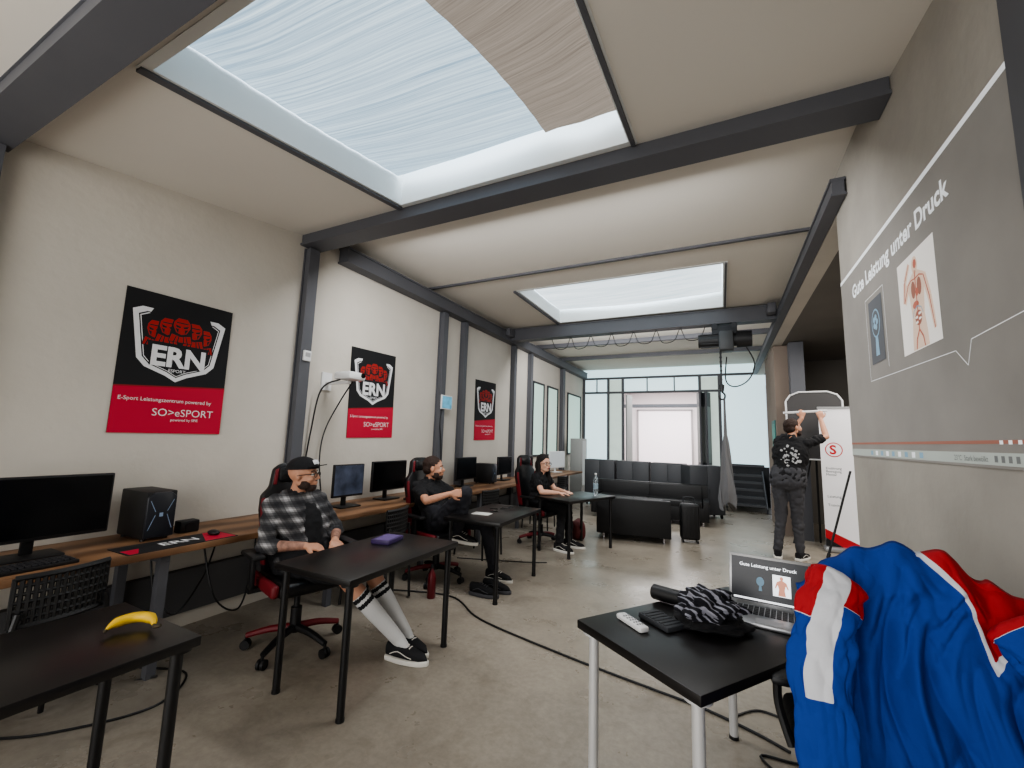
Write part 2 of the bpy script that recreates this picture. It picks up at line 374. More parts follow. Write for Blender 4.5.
shade('sun_shade',yF,lambda y:z1(y)+.19,fb2,'grey-brown fabric shade overlapping the pale one in the skylight',.02,5,bnd,lambda t:SX1-.015,nx=24)
fb3=streak_mat('shade_far_glow',(184,202,210),(230,239,244),(1.2,30,1),.1,1.25)  # rear cloth glows by emission in place of skylight behind it
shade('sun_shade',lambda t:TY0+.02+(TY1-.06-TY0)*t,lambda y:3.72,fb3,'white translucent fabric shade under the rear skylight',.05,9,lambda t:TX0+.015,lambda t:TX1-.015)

# ---------------- crane bridge & hoist
cb=thing('bridge_crane','grey steel crane bridge spanning between the wall rails','crane',(-1.4,7.0,3.26))
bm=bmesh.new(); 
for dz,w,h in ((.01,.2,.02),(.21,.2,.02),(.11,.17,.182)): box(bm,(0,0,dz),(4.3,w,h))
finish(bm,'girder',steel,cb,False)
for x in (-2.05,2.08):
    bm=bmesh.new(); box(bm,(x,0,.12),(.1,.6,.14),0,None,.01); 
    for dy in (-.2,.2): cyl(bm,(x-.06,dy,.1),(x+.06,dy,.1),.06)
    finish(bm,'end_carriage',steel,cb)
ho=thing('electric_hoist','black electric chain hoist hanging under the crane bridge','hoist',(.08,7.0,3.26))
bm=bmesh.new(); box(bm,(0,0,-.1),(.34,.2,.14),0,None,.02); 
for x in (-.13,.13):
    for y in (-.08,.08): cyl(bm,(x,y-.03,-.046),(x,y+.03,-.046),.045)
finish(bm,'trolley',dgrey,ho)
bm=bmesh.new(); cyl(bm,(-.36,0,-.24),(.16,0,-.24),.1,None,0,20); cyl(bm,(.16,0,-.24),(.36,0,-.24),.13,.12,0,20)
for k in range(10): 
    a=k*math.pi/5; box(bm,(-.2,.1*math.cos(a),-.24+.1*math.sin(a)),(.26,.012,.012),0)
finish(bm,'motor',mat('hoist_black',(38,38,40),.45),ho)
bm=bmesh.new(); box(bm,(.02,-.02,-.27),(.2,.26,.30),0,None,.03); finish(bm,'gearbox',mat('hoist_grey',(70,72,74),.5),ho)
hk=mat('hook_steel',(60,60,62),.4,.4)
bm=bmesh.new()
for k in range(16):
    z=-.40-.034*k
    cyl(bm,(-.06,0,z+.02),(-.06,0,z-.02),.014,None,0,8)
    box(bm,(-.06,0,z),(.036 if k%2 else .014,.014 if k%2 else .036,.02),0)
cyl(bm,(-.06,0,-.92),(-.06,0,-1.02),.04,.03); tube(bm,[(-.06,0,-1.02),(-.02,0,-1.07),(-.03,0,-1.13),(-.08,0,-1.13),(-.1,0,-1.08)],.013)
finish(bm,'chain_hook',hk,ho)
bm=bmesh.new(); tube(bm,[(.25,0,-.3),(.38,.0,-.6),(.3,.0,-.85),(.12,0,-.95),(0,0,-.85),(.02,0,-.5)],.009); finish(bm,'control_cable',blkpl,ho)
bm=bmesh.new()
P=[]
for k in range(7):
    x=-2.7+k*.36
    P+=[(x,7.0,3.25),(x+.09,7.0,3.07-.02*(k%2)),(x+.27,7.0,3.07)]
P.append((-2.7+7*.36,7.0,3.25)); tube(bm,P,.006,0,6)
o=finish(bm,'festoon_cable',blkpl); o['label']='black looped power cable hanging under the crane bridge'; o['category']='cable'
bm=bmesh.new(); N=30; rings=[]
prof=[(.014,2.14),(.018,1.6),(.035,1.48),(.05,1.3),(.075,1.05),(.095,.85),(.10,.68),(.085,.58)]
for (r,z) in prof:
    rings.append([bm.verts.new(((r*(1+.35*math.sin(4*a+z*5)))*math.cos(a),(r*(1+.35*math.sin(5*a+z*3)))*math.sin(a),z-(.07*math.sin(2*a+1) if z<.8 else 0))) for a in [2*math.pi*k/N for k in range(N)]])
for i in range(len(rings)-1):
    for k in range(N): bm.faces.new((rings[i][k],rings[i+1][k],rings[i+1][(k+1)%N],rings[i][(k+1)%N]))
bm.faces.new(rings[-1]); bm.faces.new(rings[0][::-1])
o=finish(bm,'canvas_cover',mat('canvas_grey',(112,112,114),.9,bump=.2,bscale=30),loc=(.05,7.0,0)); o['label']='grey folded canvas cover hanging from the hoist hook'; o['category']='canvas'

# ---------------- worktop
bm=bmesh.new(); box2(bm,(LW+.002,-.6,.70),(-2.95,9.8,.74),0,.004)
wt=finish(bm,'worktop',[wood]); wt['label']='long wooden worktop running along the plaster wall'; wt['category']='worktop'
for k in range(8):
    y=.2+k*1.25
    bm=bmesh.new(); box2(bm,(-3.55,y,.0),(-3.50,y+.05,.649)); box2(bm,(-3.07,y,.0),(-3.02,y+.05,.649)); box2(bm,(-3.55,y,.65),(-3.02,y+.05,.699))
    finish(bm,'support_leg',steel,wt,False)

# ---------------- posters
crest_w=mat('poster_white',(228,228,230),.7); pblack=mat('poster_black',(22,22,25),.75); pred=mat('poster_red',(186,26,56),.75); pdr=mat('poster_darkred',(140,28,32),.75)
def poster(y0,y1,tilt=0):
    bm=bmesh.new(); W=.70;Hh=1.0
    M=Matrix.Identity(4)
    box(bm,(0,0,0),(W,Hh,.004),0)
    poly(bm,[(-W/2,-Hh/2),(W/2,-Hh/2),(W/2,-.14),(-W/2,-.19)],M,1,.0035)
    poly(bm,[(-W/2,-.19),(W/2,-.14),(W/2,-.13),(-W/2,-.18)],M,3,.0035)
    outer=[(-.305,.355),(-.25,.385),(.25,.385),(.305,.355),(.25,.02),(.20,-.035),(.07,-.085),(0,-.125),(-.07,-.085),(-.20,-.035),(-.25,.02)]
    def sc(p,k,cy=.14): return [(x*k,cy+(y-cy)*k) for x,y in p]
    poly(bm,outer[::-1],M,2,.004); poly(bm,sc(outer,.88)[::-1],M,0,.0044)
    poly(bm,sc(outer,.85)[::-1],M,2,.0047); poly(bm,sc(outer,.83)[::-1],M,0,.005)
    poly(bm,[(-.205,.22),(.205,.22),(.22,.31),(.18,.40),(-.18,.40),(-.22,.31)],M,0,.0055)
    for n_,(cx,cy,s) in enumerate(((-.165,.235,1.0),(.165,.235,1.0),(-.088,.270,1.12),(.088,.270,1.12),(.0,.29,1.22))):
        z=.006+.0004*n_
        poly(bm,[(cx-.065*s,cy-.12),(cx+.065*s,cy-.12),(cx+.060*s,cy-.05),(cx+.052*s,cy+.03),(cx+.030*s,cy+.072),(cx-.030*s,cy+.072),(cx-.052*s,cy+.03),(cx-.060*s,cy-.05)],M,0,z)
        poly(bm,[(cx-.062*s,cy-.115),(cx+.062*s,cy-.115),(cx+.050*s,cy-.060),(cx,cy-.075),(cx-.050*s,cy-.060)],M,4,z+.0001)
        poly(bm,[(cx-.028*s,cy-.045),(cx,cy-.058),(cx+.028*s,cy-.045),(cx+.046*s,cy+.0),(cx+.043*s,cy+.035),(cx+.024*s,cy+.064),(cx-.024*s,cy+.064),(cx-.043*s,cy+.035),(cx-.046*s,cy)],M,4,z+.0001)
        poly(bm,[(cx-.034*s,cy+.034),(cx-.030*s,cy+.026),(cx+.030*s,cy+.026),(cx+.034*s,cy+.034)],M,0,z+.0002)
        for sx in (-1,1):
            poly(bm,[(cx+sx*.005*s,cy+.002),(cx+sx*.036*s,cy+.014),(cx+sx*.030*s,cy-.006),(cx+sx*.010*s,cy-.008)][::sx],M,0,z+.0002)
            poly(bm,[(cx+sx*.016*s,cy-.018),(cx+sx*.036*s,cy-.012),(cx+sx*.018*s,cy-.050)][::sx],M,0,z+.0002)
        for dx in (-.045,-.02,.02,.045): poly(bm,[(cx+dx-.003,cy-.115),(cx+dx+.005,cy-.115),(cx+dx*.7+.003,cy-.07),(cx+dx*.7-.002,cy-.07)],M,0,z+.0002)
    poly(bm,[(-.175,-.02),(.175,-.02),(.20,.155),(-.20,.155)],M,0,.0085)
    text(bm,'ERN',M,width=.35,height=.15,mi=2,z=.009,pos=(-.175,-.012),bold=.04)
    text(bm,'ESPORT',M,width=.11,mi=2,z=.009,pos=(-.055,-.055),bold=.01)
    text(bm,'E-Sport Leistungszentrum powered by',M,width=.58,mi=2,z=.0045,pos=(-.32,-.275))
    text(bm,'SO>eSPORT',M,width=.40,mi=2,z=.0045,pos=(-.12,-.375),bold=-.005)
    text(bm,'powered by SPIE',M,width=.18,mi=2,z=.0045,pos=(.0,-.41))
    o=finish(bm,'poster',[pblack,pred,crest_w,pdr,mat('poster_figure_red',(166,34,28),.75)],smooth=False)
    o.matrix_world=frame(V((LW+.006,(y0+y1)/2,1.91)),(0,1,0),(0,0,1))@Matrix.Rotation(tilt,4,'Z')
    o['label']='black and red team poster with white shield crest on wall'; o['category']='poster'; o['group']='team posters on the wall'
poster(1.32,2.03,.005); poster(3.31,4.01,.02); poster(5.93,6.64,.02)

# ---------------- projection slide: projected light put into panel colours with slight emission
def slm(n,c,e=.25): return mat(n,c,.9,emit=e,ecol=c,var=.05,scale=3)
grey_sl=mat('slide_grey',(140,136,131),.9,emit=.10,ecol=(134,131,127),var=.13,scale=2.0,detail=10)
sw=slm('slide_white',(214,216,218),.35); sred=slm('slide_red',(158,108,94),.12); sblk=slm('slide_black',(96,98,102),.06); sblue=slm('slide_blue',(128,158,178),.2)
stask=slm('slide_taskbar',(166,172,166),.2); sflesh=slm('slide_flesh',(208,184,166),.25); spale=slm('slide_pale',(212,208,203),.32); sbone=slm('slide_bone',(176,104,88),.2); sdim=slm('slide_dim',(120,122,122),.1)
bm=bmesh.new()
def RP(y,z): return (-(y),z)
M=frame(V((RW-.003,0,0)),(0,-1,0),(0,0,1))
def rect(y0,y1,z0,z1_,mi,z): poly(bm,[RP(y0,z0),RP(y1,z0),RP(y1,z1_),RP(y0,z1_)],M,mi,z)
rect(3.775,1.705,1.40,2.66,0,.001)
rect(3.775,1.705,2.64,2.665,1,.002)
rect(3.775,1.705,1.41,1.452,5,.002)
rect(3.775,1.705,1.482,1.494,2,.002)
text(bm,'Gute Leistung unter Druck',M,width=1.36,mi=1,z=.003,pos=(-3.49,2.455),bold=.03)
rect(3.19,2.96,1.95,2.33,3,.003)
rect(2.70,2.29,1.91,2.37,7,.003)
c=(-3.075,2.15)
poly(bm,circ(c[0],c[1]+.03,.07,.085),M,4,.004); poly(bm,circ(c[0],c[1]+.03,.06,.075),M,3,.0045)
for k in range(5):
    a=k*1.25; poly(bm,circ(c[0]+.025*math.cos(a),c[1]+.035+.03*math.sin(a),.018,None,10),M,4,.005+.0001*k)
poly(bm,[(c[0]-.03,c[1]-.16),(c[0]+.03,c[1]-.16),(c[0]+.02,c[1]-.05),(c[0]-.02,c[1]-.05)],M,4,.004)
c=(-2.495,2.14)
def limb(p,w,mi,z):
    for i in range(len(p)-1):
        a=V(p[i])+V(c);b=V(p[i+1])+V(c);n=(b-a).normalized();n=V((-n.y,n.x))
        poly(bm,[a-n*w[i],b-n*w[i+1],b+n*w[i+1],a+n*w[i]],M,mi,z+.0001*i)
poly(bm,circ(c[0]+.0,c[1]+.165,.032,.042,16),M,6,.004)
poly(bm,circ(c[0]+.005,c[1]+.17,.018,.022,12),M,8,.0045)
poly(bm,[(c[0]+x,c[1]+y) for x,y in ((-.095,.10),(-.075,.0),(-.065,-.08),(-.08,-.16),(-.085,-.225),(.085,-.225),(.08,-.16),(.065,-.08),(.075,.0),(.095,.10),(.025,.135),(-.025,.135))],M,6,.004)
limb([(-.085,.09),(-.14,.02),(-.12,.12),(-.06,.19)],[.022,.02,.018,.014],6,.0042)
limb([(.085,.09),(.125,-.02),(.145,-.12),(.155,-.17)],[.022,.02,.016,.012],6,.0042)
limb([(-.085,.09),(-.14,.02),(-.12,.12),(-.06,.19)],[.004,.004,.004,.003],8,.0046)
limb([(.085,.09),(.125,-.02),(.145,-.12),(.155,-.17)],[.004,.004,.003,.003],8,.0046)
# organs and branching vessels
poly(bm,circ(c[0]-.032,c[1]+.055,.024,.042,14),M,2,.0045); poly(bm,circ(c[0]+.034,c[1]+.055,.024,.042,14),M,2,.0045)
poly(bm,circ(c[0]+.006,c[1]+.035,.016,.020,12),M,8,.0048)
poly(bm,circ(c[0]-.018,c[1]-.02,.034,.018,14),M,8,.0046); poly(bm,circ(c[0]+.0,c[1]-.085,.036,.036,16),M,2,.0046)
for k in range(4): poly(bm,circ(c[0]+(-.016 if k%2 else .016),c[1]-.068-.012*k,.018,.006,10),M,7,.0049+.0001*k)
limb([(0,.14),(0,-.14)],[.004,.004],8,.0055)
for s in (-1,1):
    limb([(0,-.14),(s*.035,-.18),(s*.045,-.225)],[.005,.005,.004],8,.0052)
    limb([(0,.10),(s*.045,.105),(s*.085,.09)],[.003,.003,.003],8,.0056)
    limb([(0,-.03),(s*.04,-.045),(s*.055,-.075)],[.003,.002,.002],4,.0057)
def seg(y0,z0,y1,z1_,w=.006,mi=1):
    a=V((-y0,z0));b=V((-y1,z1_));n=(b-a).normalized();n=V((-n.y,n.x))*w/2
    poly(bm,[a-n,b-n,b+n,a+n],M,mi,.003)
for a,b in (((3.24,1.86),(2.2,1.84)),((2.2,1.84),(2.12,1.77)),((2.12,1.77),(2.08,1.86)),((2.08,1.86),(1.71,1.88)),((3.24,2.36),(3.24,1.86)),((3.24,2.36),(2.92,2.36)),((2.92,2.36),(2.92,1.9))): seg(a[0],a[1],b[0],b[1],.003)
for k in range(9): rect(3.35-.09*k,3.31-.09*k,1.418,1.444,1 if k%2 else 4,.003)
text(bm,'23°C  Stark bewölkt',M,width=.24,mi=9,z=.003,pos=(-2.30,1.42))
for k in range(4): rect(2.02-.04*k,2.0-.04*k,1.42,1.442,9,.003)
for k in range(5): rect(1.98-.05*k,1.96-.05*k,1.480,1.493,1,.003)
bmesh.ops.recalc_face_normals(bm,faces=bm.faces[:])
o=finish(bm,'projected_slide',[grey_sl,sw,sred,sblk,sblue,stask,sflesh,spale,sbone,sdim],smooth=False); o['label']='grey projected presentation slide with white title on the wall'; o['category']='projection'

# ---------------- desks
def desk(loc,rz,legm,label,L=1.0,W=.6,Hh=.70):
    t=thing('desk',label,'table',loc,rz)
    bm=bmesh.new(); box(bm,(0,0,Hh-.017),(W,L,.034),0,None,.003); finish(bm,'tabletop',black,t)
    for sx in (-1,1):
        for sy in (-1,1):
            bm=bmesh.new(); x=sx*(W/2-.05); y=sy*(L/2-.05)
            cyl(bm,(x,y,.01),(x,y,Hh-.04),.02,None,0,18); cyl(bm,(x,y,0),(x,y,.015),.022,None,1,18); cyl(bm,(x,y,Hh-.045),(x,y,Hh-.034),.045,.045,0,18)
            finish(bm,'leg',[legm,blkpl],t)
    return t
legb=mat('leg_black',(18,18,20),.4); legw=mat('leg_silver',(205,205,205),.35,.3)
desk((-2.04,.50,0),-.02,legb,'black rectangular desk with a banana on it')
desk((-2.03,2.19,0),.0,legb,'black desk with a purple book beside the man in plaid')
desk((-2.09,3.93,0),.02,legb,'black desk with phone and glasses beside the man in black',L=1.0)
desk((-1.81,5.72,0),-.36,legb,'black desk with a water bottle in front of the woman')
ang5=math.atan2(.82,.57)-math.pi/2
desk((-.04,2.08,0),ang5,legw,'black desk with silver legs carrying laptop and remote')

# ---------------- chairs
def gaming_chair(loc,rz,label,group='gaming chairs',accent=red,arm=True):
    t=thing('gaming_chair',label,'chair',loc,rz,group)
    for k in range(5):
        a=k*2*math.pi/5+.3; c,s=math.cos(a),math.sin(a)
        bm=bmesh.new(); tube(bm,[(0.03*c,.03*s,.13),(.16*c,.16*s,.12),(.30*c,.30*s,.085)],lambda q:.026-.008*q,0,8,3)
        leg=finish(bm,'base_arm',accent if k%2 else blkpl,t)
        bm=bmesh.new(); 
        px,py=.30*c,.30*s
        for d in (-.014,.014): cyl(bm,(px-s*d-s*.009,py+c*d+c*.009,.03),(px-s*d+s*.009,py+c*d-c*.009,.03),.03,None,0,14)
        cyl(bm,(px,py,.03),(px,py,.085),.009)
        finish(bm,'caster',blkpl,leg)
    bm=bmesh.new(); cyl(bm,(0,0,.1),(0,0,.26),.035); cyl(bm,(0,0,.26),(0,0,.40),.02,None,0); box(bm,(0,0,.39),(.28,.2,.04),0,None,.01); finish(bm,'gas_column',blkpl,t)
    bm=bmesh.new(); box(bm,(.02,0,.45),(.48,.42,.09),0,None,.035,3)
    for s in (-1,1): box(bm,(.02,s*.23,.46),(.46,.05,.08),1,None,.022,3)
    finish(bm,'seat',[blkleather,accent],t)
    bm=bmesh.new()
    R=Matrix.Translation((-.24,0,.46))@Matrix.Rotation(-.16,4,'Y')@frame(V((0,0,0)),(0,1,0),(0,0,1))
    pts=[(-.17,0),(.17,0),(.18,.25),(.205,.42),(.20,.53),(.145,.59),(.125,.72),(.07,.76),(-.07,.76),(-.125,.72),(-.145,.59),(-.20,.53),(-.205,.42),(-.18,.25)]
    prism(bm,pts,R,.07,0,.02)
    for s in (-1,1):
        prism(bm,[(s*.155,.05),(s*.172,.05),(s*.185,.27),(s*.204,.43),(s*.198,.51),(s*.175,.51),(s*.18,.42),(s*.165,.2)],R@Matrix.Translation((0,0,.008)),.07,1,.006)
        prism(bm,[(s*.105,.60),(s*.13,.60),(s*.115,.71),(s*.09,.72)],R@Matrix.Translation((0,0,.008)),.07,1,.006)
    finish(bm,'backrest',[blkleather,accent],t)
    bm=bmesh.new(); box(bm,(0,0,0),(.20,.07,.12),0,None,.03)
    bmesh.ops.transform(bm,matrix=Matrix.Translation((-.322,0,1.13))@Matrix.Rotation(-.16,4,'Y')@Matrix.Rotation(math.pi/2,4,'Z'),verts=bm.verts)
    finish(bm,'headrest',blkleather,t)
    if arm:
        for s in (-1,1):
            bm=bmesh.new(); box(bm,(.02,s*.31,.655),(.25,.08,.03),0,None,.012); box(bm,(0,s*.30,.54),(.06,.03,.22),0,None,.008); box(bm,(0,s*.27,.43),(.06,.1,.025),0)
            finish(bm,'armrest',blkpl,t)
    return t
g1=gaming_chair((-2.66,2.13,0),-.30,'black and red gaming chair under the man in plaid')
g2=copy_tree(g1,(-2.68,3.76,0),-.25,'black and red gaming chair under the man in black shirt')
g3=copy_tree(g1,(-2.34,5.76,0),-.3,'black and red gaming chair under the woman')

def mesh_chair(loc,rz,label):
    t=thing('perforated_chair',label,'chair',loc,rz,'perforated chairs at the worktop')
    bm=bmesh.new()
    def P(s,z): 
        a=(s-.5)*.80; r=.40
        return V((-.20-(r*math.cos(a)-r),r*math.sin(a)*1.05,z))
    n=15
    for i in range(n+1): tube(bm,[P(i/n,.60),P(i/n,.68),P(i/n,.80)],.0095,0,5,2)
    for k in range(7): tube(bm,[P(i/8,.60+.0333*k) for i in range(9)],.0085 if 0<k<6 else .014,0,5,2)
    finish(bm,'backrest',blkpl,t)
    bm=bmesh.new(); box(bm,(.02,0,.44),(.42,.40,.035),0,None,.015); finish(bm,'seat',blkpl,t)
    for s in (-1,1):
        bm=bmesh.new(); tube(bm,[(-.2,s*.15,.66),(-.2,s*.18,.44),(-.22,s*.19,.012)],.012,0,8,4); finish(bm,'leg',legb,t)
        bm=bmesh.new(); tube(bm,[(.2,s*.18,.43),(.22,s*.19,.012)],.012,0,8,2); finish(bm,'leg',legb,t)
    return t
c1=mesh_chair((-2.87,.90,0),math.pi+.15,'black perforated-back chair facing the worktop')
for y,a in ((3.0,3.3),(4.75,3.0),(6.7,3.2),(7.4,3.0)): copy_tree(c1,(-2.76,y,0),a)

# ---------------- monitors etc
def monitor(loc,rz,w,h,label,scr=scr_off,body=blkpl,base_z=.10):
    t=thing('monitor',label,'monitor',loc,rz)
    bm=bmesh.new(); box(bm,(0,0,base_z+h/2),(.03,w,h),0,None,.006); box(bm,(-.03,0,base_z+h/2),(.04,w*.5,h*.5),0,None,.015); finish(bm,'housing',body,t)
    bm=bmesh.new(); box(bm,(.0158,0,base_z+h/2+.004),(.002,w-.02,h-.03),0); finish(bm,'screen',scr,t,False)
    bm=bmesh.new(); box(bm,(-.05,0,base_z*.5+.06),(.02,.05,base_z+.12),0,None,.004); box(bm,(-.02,0,.008),(.18,.24,.014),0,None,.005); finish(bm,'stand',body,t); return t
scr_pic=mat('screen_lit',(56,62,76),.3,emit=.3,var=.95,scale=7)
T=.74
monitor((-3.32,.98,T),0,.62,.34,'large black monitor standing on the wooden worktop',base_z=.09)
monitor((-3.3,3.10,T),-.05,.36,.31,'monitor with lit screen on the worktop',scr_pic)
monitor((-3.35,3.73,T),0,.54,.32,'black monitor on the worktop')
monitor((-3.35,5.33,T),0,.54,.32,'black monitor on the worktop')
monitor((-3.35,6.55,T),0,.5,.3,'black monitor on the worktop')
monitor((-3.35,7.5,T),0,.5,.3,'black monitor on the worktop')
monitor((-3.3,9.0,T),-.3,.55,.36,'light grey monitor at the end of the worktop',mat('screen_grey',(165,170,172),.4,emit=.3),whitepl)
def pc(loc,rz,label):
    t=thing('computer_tower',label,'computer',loc,rz)
    bm=bmesh.new(); box(bm,(0,0,.16),(.32,.17,.29),0,None,.008)
    for x in (-.12,.12):
        for y in (-.06,.06): cyl(bm,(x,y,0),(x,y,.018),.014)
    finish(bm,'case',blkpl,t)
    bm=bmesh.new(); M=frame(V((.161,0,.16)),(0,1,0),(0,0,1))
    prism(bm,[(-.08,-.14),(.08,-.14),(.08,.11),(.045,.14),(-.045,.14),(-.08,.11)],M,.02,0,.005)
    for s in (-1,1):
        poly(bm,[(s*.03,.02),(s*.062,.09),(s*.066,.09),(s*.034,.02)],M,1,.0115); poly(bm,[(s*.03,.0),(s*.062,-.09),(s*.066,-.09),(s*.034,0)],M,1,.0115)
    poly(bm,[(-.010,-.012),(.010,-.012),(.010,.012),(-.010,.012)],M,1,.0115)
    finish(bm,'front_panel',[mat('tower_front',(34,36,42),.4),mat('cool_led',(110,125,145),.3,emit=.2)],t); return t
pc((-3.40,1.52,T),0,'black computer tower with faceted front on the worktop')
pc((-3.38,5.95,T),0,'black computer tower on the worktop')
def keyboard(loc,rz,label,w=.44):
    t=thing('keyboard',label,'keyboard',loc,rz); bm=bmesh.new(); box(bm,(0,0,.01),(.14,w,.018),0,None,.004); finish(bm,'case',blkpl,t)
    bm=bmesh.new(); n=int(w/.024)
    for r in range(5):
        for k in range(n): box(bm,(-.05+r*.024,-w/2+.024+k*.0232,.022),(.018,.018,.007),0)
    finish(bm,'keys',mat('key_grey',(48,48,52),.5),t,False); return t
keyboard((-3.08,.86,T),.05,'black keyboard on the worktop')
keyboard((-3.12,3.95,T),.0,'black keyboard on the worktop',.3); 
bm=bmesh.new(); box(bm,(0,0,.002),(.24,.60,.004),0,None,.001)
M=frame(V((0,0,.0045)),(0,1,0),(-1,0,0))
poly(bm,[(.1,-.115),(.29,-.115),(.29,.115),(.2,.115)],M,1,0); poly(bm,[(-.29,-.115),(-.25,-.115),(-.2,.0),(-.29,.0)],M,1,0)
text(bm,'ERN',M,width=.2,mi=2,z=.001,pos=(-.1,-.04),bold=.02)
mp=finish(bm,'mouse_pad',[pblack,pred,crest_w],loc=(-3.08,1.56,T)); mp['label']='black and red mouse pad with white team letters'; mp['category']='mouse pad'
bm=bmesh.new(); ell(bm,(0,0,.016),(.05,.03,.018)); o=finish(bm,'computer_mouse',blkpl,loc=(-3.1,1.78,T+.004)); o['label']='black computer mouse on the mouse pad'; o['category']='mouse'
bm=bmesh.new(); box(bm,(0,0,.04),(.08,.12,.08),0,None,.008); cyl(bm,(.035,0,.04),(.045,0,.04),.03); o=finish(bm,'small_speaker',blkpl,loc=(-3.35,1.74,T)); o['label']='small black speaker beside the tower'; o['category']='speaker'
bm=bmesh.new(); box(bm,(0,0,.02),(.14,.18,.04),0,None,.01); o=finish(bm,'headset_case',dgrey,loc=(-3.25,2.45,T)); o['label']='dark grey case lying on the worktop'; o['category']='case'

t=thing('wall_projector','white short-throw projector on a wall bracket','projector',(LW,3.0,1.97))
bm=bmesh.new(); box(bm,(.34,0,.04),(.22,.21,.075),0,None,.02); finish(bm,'housing',whitepl,t)
bm=bmesh.new(); cyl(bm,(.445,.06,.05),(.46,.06,.05),.025); finish(bm,'lens',scr_off,t)
bm=bmesh.new(); box(bm,(.01,0,0),(.02,.12,.18),0); box(bm,(.17,0,-.02),(.34,.04,.025),0); finish(bm,'bracket',whitepl,t)
bm=bmesh.new(); tube(bm,[(.3,-.08,.0),(.12,-.14,-.1),(.05,-.16,-.5),(.03,-.18,-.95),(.1,-.15,-1.22)],.008,0,6); finish(bm,'cable',blkpl,t)
bm=bmesh.new(); tube(bm,[(.3,.08,.0),(.14,.08,-.2),(.05,.0,-.5),(.06,-.04,-.8),(.1,0,-1.22)],.007,0,6); finish(bm,'cable',blkpl,t)
t=thing('wall_display','small tablet display on a wall arm showing blue','display',(LW,4.97,1.93))
bm=bmesh.new(); box(bm,(.12,0,0),(.02,.26,.2),0,None,.005); finish(bm,'housing',whitepl,t)
bm=bmesh.new(); box(bm,(.131,0,0),(.002,.23,.17),0); finish(bm,'screen',mat('cyan_screen',(80,140,165),.3,emit=.45,var=.6,scale=8),t,False)
bm=bmesh.new(); box(bm,(.06,0,0),(.12,.03,.03)); tube(bm,[(.10,-.05,-.02),(.1,-.1,-.3),(.1,-.05,-.6),(.1,0,-1.18)],.007,0,6); finish(bm,'arm',blkpl,t)
bm=bmesh.new(); box(bm,(.012,0,0),(.024,.08,.1),0,None,.006); box(bm,(.026,0,.01),(.004,.05,.04),1); o=finish(bm,'wall_switch',[whitepl,alu],loc=(LW+.092,2.68,2.17)); o['label']='small white switch box on the steel post'; o['category']='switch'

# ---------------- sofas, cabinets, suitcase
def sofa(loc,rz,w,label,n=2,bh=.58):
    t=thing('sofa',label,'sofa',loc,rz,'black leather sofas')
    bm=bmesh.new(); box(bm,(0,0,.2),(.74,w,.24),0,None,.012); box(bm,(-.33,0,.09+bh/2),(.16,w,bh),0,None,.015)
    finish(bm,'frame',sofam,t)
    for s in (-1,1):
        bm=bmesh.new(); box(bm,(0,s*(w/2-.05),.27),(.742,.102,.342),0,None,.015); finish(bm,'armrest',sofam,t)
    cw=(w-.22)/n
    for k in range(n):
        y=-(w-.22)/2+cw*(k+.5)
        bm=bmesh.new(); box(bm,(.06,y,.36),(.58,cw-.002,.12),0,None,.012,2); finish(bm,'seat_cushion',sofam,t)
        bm=bmesh.new(); box(bm,(-.21,y,.22+bh/2),(.10,cw-.002,bh*.5),0,(0,-.10,0),.012,2); finish(bm,'back_cushion',sofam,t)
    for sx in (-.3,.3):
        for s in (-1,1):
            bm=bmesh.new(); cyl(bm,(sx,s*(w/2-.1),0),(sx,s*(w/2-.1),.1),.02); finish(bm,'foot',chrome,t)
sofa((-1.26,6.98,0),math.pi/2+.12,1.06,'black leather two-seat sofa seen from its back',2,.52)
sofa((-1.3,8.75,0),-math.pi/2+.05,2.1,'long black leather sofa facing the desks',2,.58)
def cab(loc,rz,label):
    t=thing('cabinet',label,'cabinet',loc,rz,'dark cabinets behind the sofas')
    bm=bmesh.new(); box(bm,(0,0,.55),(.70,.4,.95),0,None,.005); finish(bm,'body',dgrey,t)
    for s in (-1,1):
        bm=bmesh.new(); box(bm,(s*.175,-.205,.55),(.342,.015,.93),0,None,.002); d=finish(bm,'door',mat('cabinet_front',(60,62,66),.5),t)
        bm=bmesh.new(); cyl(bm,(s*.03,-.222,.5),(s*.03,-.222,.58),.004); finish(bm,'handle',dgrey,d)
    for x in (-.3,.3):
        for y in (-.15,.15):
            bm=bmesh.new(); cyl(bm,(x-.015,y,.035),(x+.015,y,.035),.035); box(bm,(x,y,.06),(.03,.03,.03)); finish(bm,'caster',blkpl,t)
    return t
c=cab((-2.55,10.0,0),0,'dark grey double-door cabinet on casters')
for x,y,r in ((-1.8,9.95,.03),(-1.05,9.9,-.02),(-.38,9.6,.5)): copy_tree(c,(x,y,0),r)
t=thing('suitcase','small black wheeled suitcase standing beside the sofa','suitcase',(-.47,7.08,0),.2)
bm=bmesh.new(); box(bm,(0,0,.30),(.27,.18,.52),0,None,.04,3); 
for k in range(5): box(bm,(-.10+.05*k,-.091,.30),(.012,.008,.42),0,None,.003)
finish(bm,'shell',blkpl,t)
bm=bmesh.new(); tube(bm,[(-.07,.05,.55),(-.07,.05,.64),(.07,.05,.64),(.07,.05,.55)],.009,0,6,4); finish(bm,'handle',dgrey,t)
for x in (-.10,.10):
    bm=bmesh.new()
    for y in (-.07,.07): cyl(bm,(x-.01,y,.02),(x+.01,y,.02),.02)
    cyl(bm,(x,-.07,.02),(x,.07,.02),.006); finish(bm,'wheel',blkpl,t)
